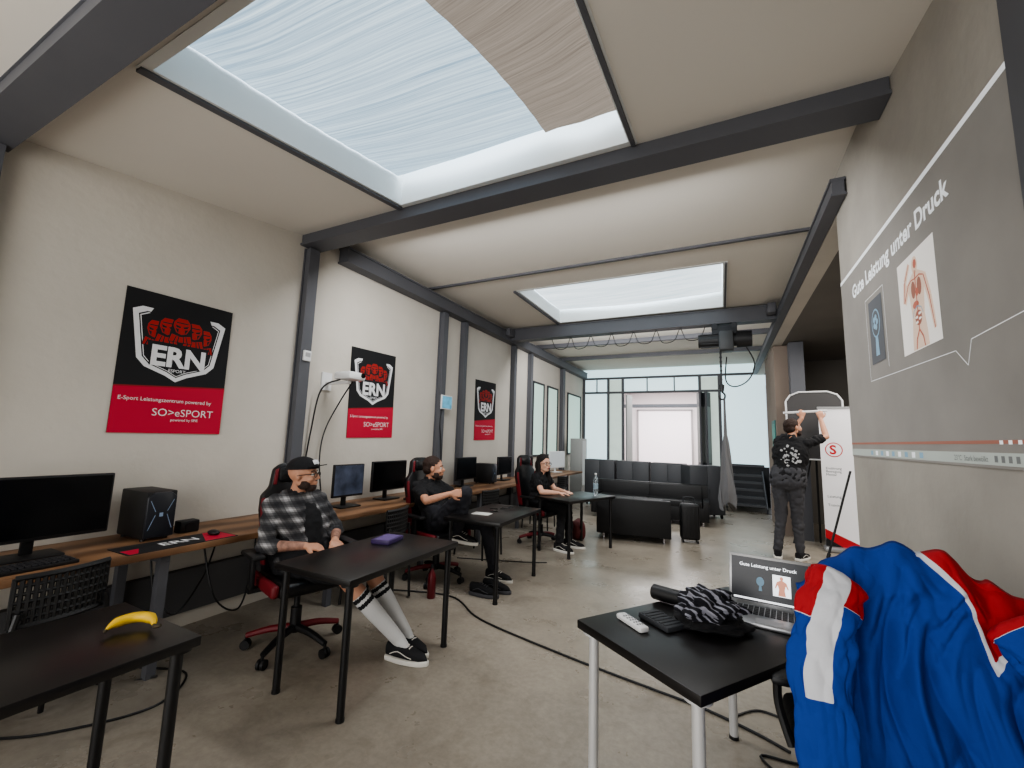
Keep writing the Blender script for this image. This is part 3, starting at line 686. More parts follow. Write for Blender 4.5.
bm=bmesh.new(); box(bm,(0,0,.75),(.3,.45,1.5),0,None,.01); box(bm,(.155,0,.9),(.01,.38,1.1),1); o=finish(bm,'electrical_cabinet',[mat('box_grey',(150,152,150),.6),alu],loc=(-3.3,10.6,0)); o['label']='light grey electrical cabinet at the end of the worktop'; o['category']='cabinet'

# ---------------- roll-up banner
t=thing('roll_up_banner','white roll-up banner with red round logo and red triangle','banner',(1.70,7.62,0),0)
bm=bmesh.new(); box(bm,(0,0,1.05),(.82,.004,1.96),0)
M=frame(V((0,-.003,1.05)),(1,0,0),(0,0,1))
poly(bm,[(-.41,-.98),(.41,-.98),(.41,-.95),(.0,-.93),(-.41,-.74)],M,1,.001)
poly(bm,[(-.41,-.98),(-.2,-.98),(-.41,-.86)],M,3,.002)
cc=(-.25,.38); 
for r,mi,z in ((.105,1,.001),(.092,0,.002)): poly(bm,circ(cc[0],cc[1],r,None,24),M,mi,z)
text(bm,'S',M,size=.18,mi=1,z=.003,pos=(-.303,.32),bold=.03)
text(bm,'Ernährung\nBewegung\nMental',M,size=.045,mi=2,z=.002,pos=(-.36,.1)); text(bm,'Leistung',M,width=.16,mi=2,z=.002,pos=(-.36,-.3)); text(bm,'Training',M,width=.16,mi=2,z=.002,pos=(-.36,-.42))
finish(bm,'banner_sheet',[mat('banner_white',(226,224,226),.5,emit=.12),mat('banner_red',(190,30,40),.6),sblk,pblack],t,False)
bm=bmesh.new(); box(bm,(0,0,.04),(.86,.16,.07),0,None,.015); finish(bm,'base',alu,t)
bm=bmesh.new(); box(bm,(0,0,2.04),(.84,.03,.03),0); cyl(bm,(0,.03,.05),(0,.03,2.03),.01); finish(bm,'pole',alu,t)
t=thing('flip_chart','dark flip chart board with light frame on black tripod','flip chart',(1.3,8.0,0),-.1)
pts=[(-.36,-.45),(.36,-.45),(.36,.46),(.30,.55),(.18,.60),(-.18,.60),(-.30,.55),(-.36,.46)]
bm=bmesh.new(); M=frame(V((0,0,1.72)),(1,0,0),(0,0,1)); prism(bm,pts,M,.02,0); 
finish(bm,'board',mat('board_dark',(62,60,60),.5),t,False)
bm=bmesh.new(); tube(bm,[(x,-.012,1.72+y) for x,y in pts+[pts[0]]],.014,0,6,1,False); finish(bm,'frame',whitepl,t)
for p in ((-.35,-.1),(.35,-.1),(0,.2)):
    bm=bmesh.new(); cyl(bm,(p[0]*.2,.03+p[1]*.2,1.3),(p[0],p[1],0),.014); finish(bm,'leg',legb,t)
bm=bmesh.new(); cyl(bm,(0,0,0),(.34,.16,1.15),.014); cyl(bm,(0,0,0),(.02,.008,.06),.022)
o=finish(bm,'pole',legb,loc=(1.22,7.15,0)); o['label']='black pole leaning against the roll-up banner'; o['category']='pole'

# ---------------- floor things
def cable(pts,r,label):
    bm=bmesh.new(); tube(bm,pts,r,0,6,8); o=finish(bm,'cable',blkpl); o['label']=label; o['category']='cable'
cable([(-2.9,3.25,.008),(-2.27,3.43,.008),(-1.78,3.14,.008),(-1.03,2.94,.008),(-.42,2.82,.008),(-.15,2.77,.008),(.1,2.68,.008),(.25,2.60,.008)],.007,'black power cable lying across the concrete floor')
cable([(.0,2.75,.007),(.15,2.9,.007),(.35,2.8,.007),(.3,2.55,.007),(.12,2.5,.007),(.3,2.3,.007),(.35,2.25,.007)],.006,'coiled black cable on the floor under the laptop desk')
cable([(-2.9,4.5,.007),(-2.2,4.75,.007),(-1.9,4.9,.007)],.006,'thin black cable on the floor beyond the desk')
cable([(-3.2,.8,.007),(-2.9,1.0,.007),(-2.7,1.35,.007),(-2.9,1.6,.007),(-3.2,1.5,.007)],.006,'black cable on the floor under the worktop')
cable([(-3.25,1.5,.695),(-3.2,1.52,.45),(-3.1,1.6,.3),(-3.2,1.8,.45),(-3.25,1.9,.695)],.006,'black cable hanging under the worktop')
cable([(-3.15,1.75,.695),(-3.05,1.8,.35),(-3.1,2.0,.2),(-3.15,2.1,.4),(-3.2,2.15,.695)],.006,'black cable hanging under the worktop')
cable([(-3.25,1.1,.695),(-3.15,1.12,.3),(-3.2,1.3,.01),(-3.0,1.5,.01)],.006,'black cable hanging down to the floor')
bm=bmesh.new(); lathe(bm,[(.034,0),(.037,.01),(.037,.17),(.033,.2),(.015,.235),(.013,.26)],mi=0); lathe(bm,[(.016,.258),(.016,.29),(.01,.292)],mi=1)
o=finish(bm,'drink_bottle',[mat('dark_red_bottle',(96,22,30),.3),blkpl],loc=(-2.40,3.32,0)); o['label']='dark red drink bottle standing on the floor'; o['category']='bottle'
bm=bmesh.new(); lathe(bm,[(.03,0),(.034,.01),(.034,.2),(.028,.235),(.013,.265),(.013,.285)],mi=0); lathe(bm,[(.015,.284),(.015,.305),(.01,.306)],mi=1); lathe(bm,[(.0345,.09),(.0345,.16)],mi=2)
o=finish(bm,'water_bottle',[mat('clear_plastic',(205,215,220),.1,trans=.8),whitepl,mat('label_blue',(140,160,172),.5)],loc=(-1.60,5.95,.70)); o['label']='clear plastic water bottle standing on the desk'; o['category']='bottle'
def shoe_mesh(bm,toe,mi_u=0,mi_s=1,L=.29):
    n=14; rings=[]
    for i in range(n+1):
        t=i/n; x=t*L
        w=.036+.016*math.sin(math.pi*min(1,t*1.15))-(.03*max(0,t-.86)/.14)
        h=.085 if t<.35 else .085-.05*((t-.35)/.65)**.8
        if t>.9: h-=.02*(t-.9)/.1
        row=[]
        for k in range(12):
            a=2*math.pi*k/12; cy=math.cos(a); cz=math.sin(a)
            yy=w*math.copysign(abs(cy)**.7,cy); zz=.022+h/2+(h/2)*math.copysign(abs(cz)**.8,cz)
            row.append(bm.verts.new((x,yy,zz)))
        rings.append(row)
    for i in range(n):
        for k in range(12): f=bm.faces.new((rings[i][k],rings[i+1][k],rings[i+1][(k+1)%12],rings[i][(k+1)%12])); f.material_index=mi_u
    f=bm.faces.new(rings[0]); f.material_index=mi_u
    f=bm.faces.new(rings[-1][::-1]); f.material_index=mi_u
    pts=[]
    for i in range(11):
        t=i/10; x=-.006+t*(L+.014); w=.040+.016*math.sin(math.pi*min(1,t*1.15))-(.028*max(0,t-.86)/.14); pts.append((x,w))
    out=pts+[(x,-w) for x,w in pts[::-1]]
    prism(bm,out,Matrix.Translation((0,0,.016)),.032,mi_s,.006)
    for k in range(4): tube(bm,[(.10+.022*k,-.02,.112-.008*k),(.10+.022*k,0,.116-.008*k),(.10+.022*k,.02,.112-.008*k)],.0035,mi_s,5,2)
    for s in (-1,1): tube(bm,[(.04,s*.046,.05),(.10,s*.053,.075),(.16,s*.051,.055),(.2,s*.046,.045)],.003,mi_s,5,3)
soleW=mat('sole_white',(225,222,215),.6); soleD=mat('sole_dark',(70,70,74),.6)
for k,(x,y,r) in enumerate(((-2.15,3.60,.05),(-2.10,3.76,.02))):
    bm=bmesh.new(); shoe_mesh(bm,None,L=.28); o=finish(bm,'shoe',[blkcloth,soleD],loc=(x,y,0),rot=(0,0,r)); o['label']='black shoe lying under the desk'; o['category']='shoe'; o['group']='shoes under the desk'

# desk items
bm=bmesh.new()
ca,sa=math.cos(.40),math.sin(.40)
arc=[(.070*math.cos(a),(.070*math.sin(a))*ca,.019+.070*max(0,math.sin(a))*sa*.6) for a in [math.radians(d) for d in (5,35,62,90,118,145,172)]]
tube(bm,arc,lambda q:.0185*min(1,(.28+3.0*q))*min(1,.22+3.6*(1-q)),0,6,5)
tube(bm,[arc[0],(.080,-.012,.020),(.098,-.020,.026)],.0065,1,6,3)
ell(bm,(arc[-1][0]-.001,arc[-1][1]-.004,.018),.006,1)
ban=finish(bm,'banana',[mat('banana_yellow',(216,176,34),.5,var=.12,scale=24),mat('banana_stem',(60,50,30),.7)],loc=(-1.96,.87,.70),rot=(0,0,.85),ang=70); ban['label']='ripe yellow banana lying on the black desk'; ban['category']='banana'
bm=bmesh.new(); box(bm,(0,0,.014),(.14,.2,.028),0,None,.003); box(bm,(0,.0,.0285),(.11,.17,.001),1); o=finish(bm,'book',[mat('purple_cover',(62,44,92),.5),mat('purple_light',(96,80,130),.5)],loc=(-2.15,2.42,.70),rot=(0,0,.2)); o['label']='purple hardcover book on the black desk'; o['category']='book'
bm=bmesh.new(); box(bm,(0,0,.005),(.08,.16,.009),0,None,.003); o=finish(bm,'smartphone',[scr_off],loc=(-2.15,4.0,.70),rot=(0,0,.5)); o['label']='black smartphone on the desk'; o['category']='phone'
bm=bmesh.new()
for s in (-1,1): tube(bm,[(0.025*math.cos(a),s*.033+.022*math.sin(a),.02) for a in [i*math.pi/4 for i in range(9)]],.003,0,5,2); tube(bm,[(.0,s*.055,.02),(-.05,s*.058,.01),(-.11,s*.05,.004)],.003,0,5,2)
o=finish(bm,'glasses',[legb],loc=(-2.05,4.2,.70),rot=(0,0,.3)); o['label']='black-framed glasses lying on the desk'; o['category']='glasses'
bm=bmesh.new(); box(bm,(0,0,.004),(.18,.12,.008),0,None,.002); o=finish(bm,'notebook',[mat('paper',(200,198,192),.8)],loc=(-2.15,3.75,.70),rot=(0,0,.1)); o['label']='pale notebook lying on the desk'; o['category']='notebook'
t=thing('laptop','open silver laptop showing the presentation slide','laptop',(.165,2.25,.70),-.12)
bm=bmesh.new(); box(bm,(0,0,.009),(.34,.235,.016),0,None,.005); box(bm,(0,-.075,.0178),(.1,.06,.001),1); finish(bm,'base',[alu,mat('touchpad',(150,150,152),.4)],t)
bm=bmesh.new()
for r in range(5):
    for k in range(14): box(bm,(-.143+k*.022,.09-r*.022,.0185),(.018,.018,.003),0)
finish(bm,'keyboard',blkpl,t,False)
bm=bmesh.new(); RM=Matrix.Translation((0,.118,.016))@Matrix.Rotation(-.22,4,'X')
box(bm,(0,0,.11),(.34,.008,.22),0,None,.003); box(bm,(0,-.0045,.112),(.318,.001,.19),1)
Ml=frame(V((0,-.0055,.112)),(1,0,0),(0,0,1))
poly(bm,[(-.15,-.09),(.15,-.09),(.15,-.082),(-.15,-.082)],Ml,2,0)
text(bm,'Gute Leistung unter Druck',Ml,width=.23,mi=2,z=.0002,pos=(-.125,.055),bold=.012)
poly(bm,circ(-.04,-.005,.016,.020,14),Ml,3,.0002); poly(bm,[(-.047,-.045),(-.033,-.045),(-.036,-.02),(-.044,-.02)],Ml,3,.0003)
poly(bm,[(.01,-.055),(.08,-.055),(.08,.035),(.01,.035)],Ml,2,.0002)
poly(bm,circ(.045,.022,.007,.009,12),Ml,4,.0004); poly(bm,[(.030,-.052),(.060,-.052),(.056,-.025),(.064,.006),(.050,.014),(.040,.014),(.026,.006),(.034,-.025)],Ml,4,.0004)
poly(bm,[(.026,.006),(.018,-.02),(.022,-.022),(.031,-.002)][::-1],Ml,4,.0004); poly(bm,[(.064,.006),(.059,-.002),(.068,-.022),(.072,-.02)],Ml,4,.0004)
bmesh.ops.transform(bm,matrix=RM,verts=bm.verts)
finish(bm,'lid',[alu,mat('laptop_screen',(26,28,34),.3,emit=.3),mat('screen_white',(235,238,242),.4,emit=.9),sblue,mat('screen_flesh',(206,140,116),.4,emit=.5)],t)
bm=bmesh.new(); box(bm,(0,0,.012),(.045,.16,.022),0,None,.008)
for r in range(5):
    for k in range(3): cyl(bm,(-.012+.012*k,-.05+.022*r,.022),(-.012+.012*k,-.05+.022*r,.026),.004,None,1,8)
o=finish(bm,'remote_control',[whitepl,mat('button_grey',(150,150,152),.6)],loc=(-.355,1.90,.70),rot=(0,0,.85)); o['label']='white remote control lying on the black desk'; o['category']='remote'
bm=bmesh.new(); box(bm,(0,0,.012),(.1,.17,.022),0,None,.006); 
for k in range(6): box(bm,(0,-.06+.024*k,.024),(.09,.014,.004),0,None,.002)
o=finish(bm,'power_bank',[dgrey],loc=(-.25,1.98,.70),rot=(0,0,.9)); o['label']='dark grey ribbed case lying on the desk'; o['category']='case'
bm=bmesh.new(); cyl(bm,(-.07,0,.035),(.07,0,.035),.034,None,0,24); ell(bm,(-.07,0,.035),(.014,.033,.033)); ell(bm,(.07,0,.035),(.014,.033,.033)); o=finish(bm,'portable_speaker',[blkpl],loc=(-.25,2.24,.70),rot=(0,0,-.3)); o['label']='black cylindrical portable speaker on the desk'; o['category']='speaker'
def crumple(name,c,r,m,label,cat,seedv,amp=.3,fr_=3,rz=0,sub=5):
    bm=bmesh.new(); bmesh.ops.create_icosphere(bm,subdivisions=sub,radius=1)
    for v in bm.verts:
        n=noise.noise(v.co*fr_+V((seedv,0,0)))+.5*abs(noise.noise(v.co*fr_*2.2+V((0,seedv,0))))
        p=v.co*(1+amp*n); p=V((p.x*r[0],p.y*r[1],p.z*r[2])); p.z=max(p.z,-r[2]*.75); v.co=p
    o=finish(bm,name,m,loc=(c[0],c[1],c[2]+r[2]*.75),rot=(0,0,rz),ang=180); o['label']=label; o['category']=cat; return o
crumple('pouch',(-.06,2.05,.70),(.14,.10,.032),blkcloth,'black fabric pouch lying on the desk','bag',2,.25,2,.3)
crumple('scarf',(-.07,2.03,.748),(.11,.085,.058),wave_mat('scarf_stripes',(20,20,28),(140,140,150),14,'DIAGONAL',.95,4,sharp=(.7,.82)),'crumpled dark scarf with thin white stripes on the pouch','scarf',7,.5,2.6,.2)
hb=crumple('handbag',(-1.98,6.35,0),(.12,.17,.16),mat('handbag_red',(92,34,34),.7,bump=.3,bscale=20),'dark red fabric handbag standing beside the desk','bag',3,.15,1.5,.3,4)

# ---------------- jacket chair
oc=thing('office_chair','black office chair with a tracksuit jacket over its back','chair',(.42,1.90,0),math.pi/2+.05)
for k in range(5):
    a=k*2*math.pi/5+.3; c,s=math.cos(a),math.sin(a)
    bm=bmesh.new(); tube(bm,[(0.03*c,.03*s,.13),(.16*c,.16*s,.12),(.29*c,.29*s,.085)],lambda q:.024-.008*q,0,8,3); leg=finish(bm,'base_arm',blkpl,oc)
    bm=bmesh.new(); px,py=.29*c,.29*s
    for d in (-.014,.014): cyl(bm,(px-s*d-s*.009,py+c*d+c*.009,.03),(px-s*d+s*.009,py+c*d-c*.009,.03),.03,None,0,14)
    cyl(bm,(px,py,.03),(px,py,.085),.009); finish(bm,'caster',blkpl,leg)
bm=bmesh.new(); cyl(bm,(0,0,.1),(0,0,.42),.025); finish(bm,'gas_column',blkpl,oc)
bm=bmesh.new(); box(bm,(.0,0,.46),(.46,.46,.09),0,None,.035,3); finish(bm,'seat',blkcloth,oc)
bm=bmesh.new(); box(bm,(-.245,0,.83),(.05,.38,.44),0,(0,-.05,0),.024,3); box(bm,(-.24,0,.55),(.03,.08,.3),0); finish(bm,'backrest',blkcloth,oc)
for s in (-1,1):
    bm=bmesh.new(); tube(bm,[(-.05,s*.24,.45),(-.02,s*.27,.56),(-.02,s*.27,.66)],.014,0,8,4); box(bm,(0,s*.27,.67),(.22,.06,.03),0,None,.012); finish(bm,'armrest',blkpl,oc)
def jacket_mat(name):
    m=bpy.data.materials.new(name); m.use_nodes=True; nt=m.node_tree; b=nt.nodes['Principled BSDF']; L=nt.links
    at=nt.nodes.new('ShaderNodeAttribute'); at.attribute_name='mask'
    r=nt.nodes.new('ShaderNodeValToRGB'); r.color_ramp.interpolation='CONSTANT'
    e=r.color_ramp.elements; e[0].position=0; e[0].color=lin((28,62,142)); e[1].position=.375; e[1].color=lin((206,208,214)); k=e.new(.625); k.color=lin((164,34,40))
    L.new(at.outputs['Fac'],r.inputs['Fac']); L.new(r.outputs[0],b.inputs['Base Color'])
    b.inputs['Roughness'].default_value=.8; b.inputs['Specular IOR Level'].default_value=.25
    tc=nt.nodes.new('ShaderNodeTexCoord'); n=nt.nodes.new('ShaderNodeTexNoise'); n.inputs['Scale'].default_value=18; n.inputs['Detail'].default_value=3; n.inputs['Distortion'].default_value=1.0
    bp=nt.nodes.new('ShaderNodeBump'); bp.inputs['Strength'].default_value=.3; bp.inputs['Distance'].default_value=.012
    L.new(tc.outputs['Object'],n.inputs['Vector']); L.new(n.outputs['Fac'],bp.inputs['Height']); L.new(bp.outputs['Normal'],b.inputs['Normal'])
    return m
jm=jacket_mat('jacket_fabric')
JO=V((.45,1.55,0))
jk=thing('track_jacket','blue red and white track jacket draped over the chair back','jacket',tuple(JO))
def cloth(nm,f,nu,nv,maskf,th=.004,parent=jk):
    bm=bmesh.new(); g=[[bm.verts.new(f(i/nu,j/nv)) for i in range(nu+1)] for j in range(nv+1)]
    for j in range(nv):
        for i in range(nu): bm.faces.new((g[j][i],g[j][i+1],g[j+1][i+1],g[j+1][i]))
    vals=[maskf(i/nu,j/nv) for j in range(nv+1) for i in range(nu+1)]
    o=finish(bm,nm,jm,parent,ang=180)
    at=o.data.attributes.new('mask','FLOAT','POINT')
    for k,v in enumerate(vals): at.data[k].value=v
    md=o.modifiers.new('s','SOLIDIFY'); md.thickness=th; md.offset=1; return o
def interp(x,T):
    for (a,b),(c,d) in zip(T,T[1:]):
        if x<=c: 
            k=max(0,(x-a)/(c-a)); k=k*k*(3-2*k); return b+(d-b)*k
    return T[-1][1]
def folds(s,q,sd):
    wx=.35*noise.noise(V((s*2.0,q*2.0,sd))); wy=.35*noise.noise(V((s*2.0,q*2.0,sd+9)))
    a=abs(noise.noise(V(((s+wx)*4.2,(q+wy)*1.2,sd+1))))
    b=abs(noise.noise(V(((s+wx+.5*q)*8,(q+wy)*3.5,sd+3))))
    c_=abs(noise.noise(V(((s-.4*q)*16,(q+wx)*10,sd+5))))
    return .10*a+.048*b+.012*c_
def body(s,t):
    x0=.20+.60*s
    topz=interp(x0,[(.20,1.02),(.27,1.09),(.35,1.155),(.48,1.175),(.56,1.16),(.64,1.10),(.72,1.06),(.86,.98)])+.022*noise.noise(V((s*11,0,4)))
    if t<.2:
        q=t/.2; z=topz-.45*(1-q); y=1.70-.03*q; x=x0
        y+=.02*noise.noise(V((s*6,q*3,2)))
    else:
        q=(t-.2)/.8
        e=min(1,q*9)
        z=topz-.97*q+.02*noise.noise(V((s*4,q*4,8)))*e
        y=1.67-.075*e**.6-.03*q
        x=.50+(x0-.50)*(1+.05*q)-.03*q+.03*noise.noise(V((s*3,q*4,9)))*e
        y-=folds(s,q,2.0)*(.25+.75*e)-.02
    return V((min(x,.80),y,z))-JO
def bmask(s,t):
    q=(t-.2)/.8; x=.20+.60*s
    return .625+(.20-1.9*abs(x-.615)-max(q,0))*8.0
cloth('body',body,200,190,bmask)
def sleeve(P,r0,r1,sd,nm,mf,flat=.5):
    P=spline(P,10); N=len(P)-1
    def f(s,t):
        fi=min(N-1e-6,t*N); i=int(fi); p=P[i].lerp(P[i+1],fi-i); r=r0+(r1-r0)*t; a=2*math.pi*s
        if t<.06: r*=.35+.65*math.sqrt(t/.06)
        c,s_=math.cos(a),math.sin(a)
        cr=abs(noise.noise(V((c*1.3+sd,s_*1.3,t*6))))*.42+abs(noise.noise(V((c*2.4+sd,s_*2.4,t*13))))*.2
        rr=r*(.87+cr)
        tn_=(P[min(i+1,N)]-P[max(i-1,0)]).normalized(); u=V((0,1,0)); u=(u-tn_*u.dot(tn_)).normalized(); w=tn_.cross(u)
        return p+u*c*rr*flat+w*s_*rr*1.1-JO
    return cloth(nm,f,90,110,mf,.003)
def lm(s,t):
    w=.075-abs(s-.515); wt_=(.56-t)
    if min(w*6,wt_*6)>0: return .5
    lim=.30 if s>.515 else .20
    return .9 if t<lim else .1
sleeve([V((.29,1.56,1.09)),V((.245,1.49,1.00)),V((.215,1.465,.85)),V((.225,1.45,.60)),V((.23,1.45,.40))],.060,.056,1.0,'sleeve',lm)
sleeve([V((.64,1.58,1.03)),V((.69,1.50,.94)),V((.71,1.45,.78)),V((.70,1.42,.45))],.055,.05,2.4,'sleeve',lambda s,t:.9 if t<.10 else .1)

# ---------------- people
def rm(f,up=V((0,0,1))):
    f=V(f).normalized(); l=up.cross(f).normalized(); u=f.cross(l)
    M=Matrix.Identity(3)
    for i in range(3): M[i][0]=f[i];M[i][1]=l[i];M[i][2]=u[i]
    return M
def cap(L,p0,p1,r0,r1=None): L.append(('c',V(p0),V(p1),r0,r0 if r1 is None else r1))
def el(L,c,r,M=None): L.append(('e',V(c),r,M))
def prims(name,L,mats,parent,voxel=.009,smooth=3,disp=0,dscale=.08,label=None):
    bm=bmesh.new()
    for p in L:
        if p[0]=='c':
            _,a,b,r0,r1=p; ell(bm,a,r0,u=14,v=10); ell(bm,b,r1,u=14,v=10)
            if (b-a).length>1e-4: cyl(bm,a,b,r0,r1,seg=14)
        else: ell(bm,p[1],p[2],0,p[3],18,12)
    me=bpy.data.meshes.new(name); bm.to_mesh(me); bm.free()
    o=bpy.data.objects.new(name,me); link(o)
    r=o.modifiers.new('r','REMESH'); r.mode='VOXEL'; r.voxel_size=voxel; r.use_smooth_shade=True
    s=o.modifiers.new('s','SMOOTH'); s.iterations=smooth; s.factor=.5
    bpy.context.view_layer.update(); dg=bpy.context.evaluated_depsgraph_get()
    m2=bpy.data.meshes.new_from_object(o.evaluated_get(dg)); m2.name=name
    old=o.data; o.modifiers.clear(); o.data=m2; bpy.data.meshes.remove(old)
    base=parent.location
    if disp>0:
        nrm=[v.normal.copy() for v in m2.vertices]
        for v,n in zip(m2.vertices,nrm):
            q=v.co/dscale; d=2*abs(noise.noise(q*.9))-.4+.5*noise.noise(q*2.1); v.co+=n*disp*d
    for v in m2.vertices: v.co-=base
    m2.materials.clear()
    for m in (mats if isinstance(mats,list) else [mats]): m2.materials.append(m)
    for p in m2.polygons: p.use_smooth=True
    o.parent=parent
    if label: o['label']=label
    return o
def hand(L,w,d,n,side,curl=.5,spread=.25):
    d=V(d).normalized(); n=V(n); n=(n-d*n.dot(d)).normalized(); s=d.cross(n)*side
    kn=[]
    for i in range(4):
        o=(i-1.5)
        k=w+d*(.085-.006*abs(o-(-.5)))-s*o*.021; kn.append(k); cap(L,w+d*.01-s*o*.008,k,.015,.012)
    lens=(.072,.080,.074,.058)
    for i in range(4):
        o=i-1.5; p=kn[i]; ang=0; Ls=lens[i]
        for j,fr_ in enumerate((.45,.30,.25)):
            ang+=curl*(.9 if j==0 else 1.0); dd=(d*math.cos(ang)+n*math.sin(ang)-s*o*.05*spread*4).normalized()
            q=p+dd*Ls*fr_; cap(L,p,q,.0098-.0008*j,.0092-.0008*j); p=q
    b=w+d*.02+s*.018; p1=b+(d*.6+s*.8+n*.2).normalized()*.042; p2=p1+(d*.85+s*.35+n*.35).normalized()*.032; p3=p2+(d*.95+n*.35).normalized()*.024
    cap(L,b,p1,.014,.012); cap(L,p1,p2,.0115,.0105); cap(L,p2,p3,.0105,.0085)
def person(label,J,st):
    base=thing('person',label,'person',J['base'])
    g=lambda k:V(J[k])
    fc=V(J['face']).normalized(); HM=rm(fc,V(J.get('hup',(0,0,1))))
    hc=g('head'); s_=J.get('hs',1.0)
    def hl(x,y,z): return hc+HM@(V((x,y,z))*s_)
    B=[]
    def he(x,y,z,r): el(B,hl(x,y,z),tuple(q*s_ for q in r),HM)
    he(-.012,0,.035,(.098,.077,.09)); he(.025,0,-.02,(.066,.062,.088)); he(.05,0,-.085,(.036,.036,.026))
    for y in (-1,1):
        cap(B,hl(-.01,y*.05,-.05),hl(.045,y*.028,-.088),.022,.018); he(-.008,y*.079,-.005,(.019,.009,.03)); cap(B,hl(.075,y*.018,.026),hl(.062,y*.05,.022),.012,.01); he(.066,y*.038,-.028,(.022,.022,.02))
    cap(B,hl(.088,0,.012),hl(.106,0,-.022),.009,.0125); he(.09,0,-.052,(.012,.024,.006)); he(.087,0,-.064,(.012,.02,.0065))
    neck=g('neck'); cap(B,neck,hl(-.018,0,-.05),.056,.052)
    pel=g('pelvis'); lat=(g('shL')-g('shR')).normalized(); plat=(g('hipL')-g('hipR')).normalized()
    fwd=lat.cross(V((0,0,1))).normalized()
    shc=(g('shL')+g('shR'))/2
    HW=[.075,.075,.07,.062,.06,.065,.075,.085,.095,.10,.095]; RR=[.115,.118,.115,.11,.108,.11,.115,.115,.105,.085,.065]
    def mid_(q): return pel.lerp(shc,q)+V(J.get('belly',(0,0,0)))*math.sin(math.pi*q)
    def torso(L,add,z0=0.0,z1_=1.0):
        for k in range(11):
            q=k/10
            if q<z0 or q>z1_: continue
            mid=mid_(q); la=plat.lerp(lat,q).normalized()
            hw=HW[k]*st.get('wide',1); r=RR[k]*st.get('fat',1)+add
            cap(L,mid-la*hw,mid+la*hw,r,r)
        if z1_>=1:
            cap(L,g('shR')-lat*-.01,g('shL'),.052+add,.052+add); cap(L,shc,neck,.075+add*.5,.06+add*.3)
    torso(B,0)
    for sd in 'LR':
        sh,elb,wr=g('sh'+sd),g('el'+sd),g('wr'+sd)
        cap(B,sh,sh.lerp(elb,.5),.056,.046); cap(B,sh.lerp(elb,.5),elb,.046,.038); cap(B,elb,elb.lerp(wr,.35),.038,.038); cap(B,elb.lerp(wr,.35),wr,.038,.026)
        hd=J.get('hd'+sd,tuple(wr-elb)); hn=J.get('hn'+sd,(0,0,-1)); hand(B,wr,hd,hn,J.get('hs'+sd,1),J.get('curl',.45))
        hp,kn,an=g('hip'+sd),g('kn'+sd),g('an'+sd)
        cap(B,hp,kn,.082,.056); cap(B,kn,kn.lerp(an,.35),.052,.056); cap(B,kn.lerp(an,.35),an,.056,.036)
        ft=V(J['ft'+sd]).normalized(); cap(B,an-V((0,0,.04)),an+ft*.12-V((0,0,.078)),.030,.022)
    bo=prims('body',B,[st['skin'],tattoo],base,.0075,3)
    if st.get('tattoo'):
        for p in bo.data.polygons:
            w=p.center+base.location
            for sd in 'LR':
                a=g('el'+sd); b=g('wr'+sd); ab=b-a; t_=max(0,min(1,(w-a).dot(ab)/ab.length_squared))
                if (w-(a+ab*t_)).length<.05 and t_>.1 and (w-b).dot(ab.normalized())<.0: p.material_index=1
    add=.013
    C=[]; torso(C,add,0.1,1.0)
    for sd in 'LR':
        sh,elb,wr=g('sh'+sd),g('el'+sd),g('wr'+sd); q=st.get('sleeve',.6)
        if q<=1: cap(C,sh,sh.lerp(elb,q),.066,.058 )
        else: cap(C,sh,elb,.066,.052); cap(C,elb,elb.lerp(wr,q-1),.052,.045)
    prims('shirt',C,st['top'],base,.010,4,.012,.06)
    if st.get('under'):
        C=[]
        for k in range(2,10):
            m_=mid_(k/10)+fwd*.055; cap(C,m_-lat*.02,m_+lat*.02,RR[k]*st.get('fat',1)-.025)
        prims('undershirt',C,st['under'],base,.010,3,.005,.06)
    C=[]; torso(C,add+.004,0,.2)
    for sd in 'LR':
        hp,kn,an=g('hip'+sd),g('kn'+sd),g('an'+sd); q=st.get('pleg',2)
        if q>=2: cap(C,hp,kn,.098,.07); cap(C,kn,an,.068,.052)
        else: cap(C,hp,hp.lerp(kn,q),.10,.085)
    prims('trousers',C,st['pants'],base,.011,4,.010,.07)
    if st.get('sock'):
        for sd in 'LR':
            kn,an=g('kn'+sd),g('an'+sd); C=[]; a=kn.lerp(an,.36); b=kn.lerp(an,.55)
            ft=V(J['ft'+sd]).normalized()
            cap(C,a,b,.059,.056); cap(C,b,an,.056,.042); cap(C,an,an+ft*.05-V((0,0,.045)),.042,.036)
            o=prims('sock',C,[st['sock'],blkcloth],base,.008,3)
            d=(an-kn); ln=d.length; dn=d.normalized()
            for p in o.data.polygons:
                h=((p.center+base.location)-kn).dot(dn)/ln
                if .34<h<.385 or .42<h<.465: p.material_index=1
    for sd in 'LR':
        an=g('an'+sd); ft=V(J['ft'+sd]).normalized()
        bm=bmesh.new(); shoe_mesh(bm,None,L=.29)
        sh=finish(bm,'shoe',[st['shoe'],st.get('sole',soleW)],base)
        fx=ft; l=V((0,0,1)).cross(fx).normalized(); u=fx.cross(l)
        R=Matrix.Identity(4)
        for i in range(3): R[i][0]=fx[i];R[i][1]=l[i];R[i][2]=u[i]
        pos=an-u*.12-fx*.07-base.location
        if abs(ft.z)<.02: pos.z=0
        sh.matrix_local=Matrix.Translation(pos)@R
    for y in (-1,1):
        bm=bmesh.new()
        ell(bm,hl(.072,y*.031,.004)-base.location,.0125*s_,0); ell(bm,hl(.0815,y*.031,.004)-base.location,.0055*s_,1)
        finish(bm,'eye',[mat('eye_white',(220,215,208),.3),mat('iris',(40,28,20),.3)],base)
        bm=bmesh.new()
        tube(bm,[hl(.087,y*.014,.026)-base.location,hl(.084,y*.032,.031)-base.location,hl(.070,y*.05,.026)-base.location],.0035,0,6,3)
        finish(bm,'eyebrow',st['hairm'],base)
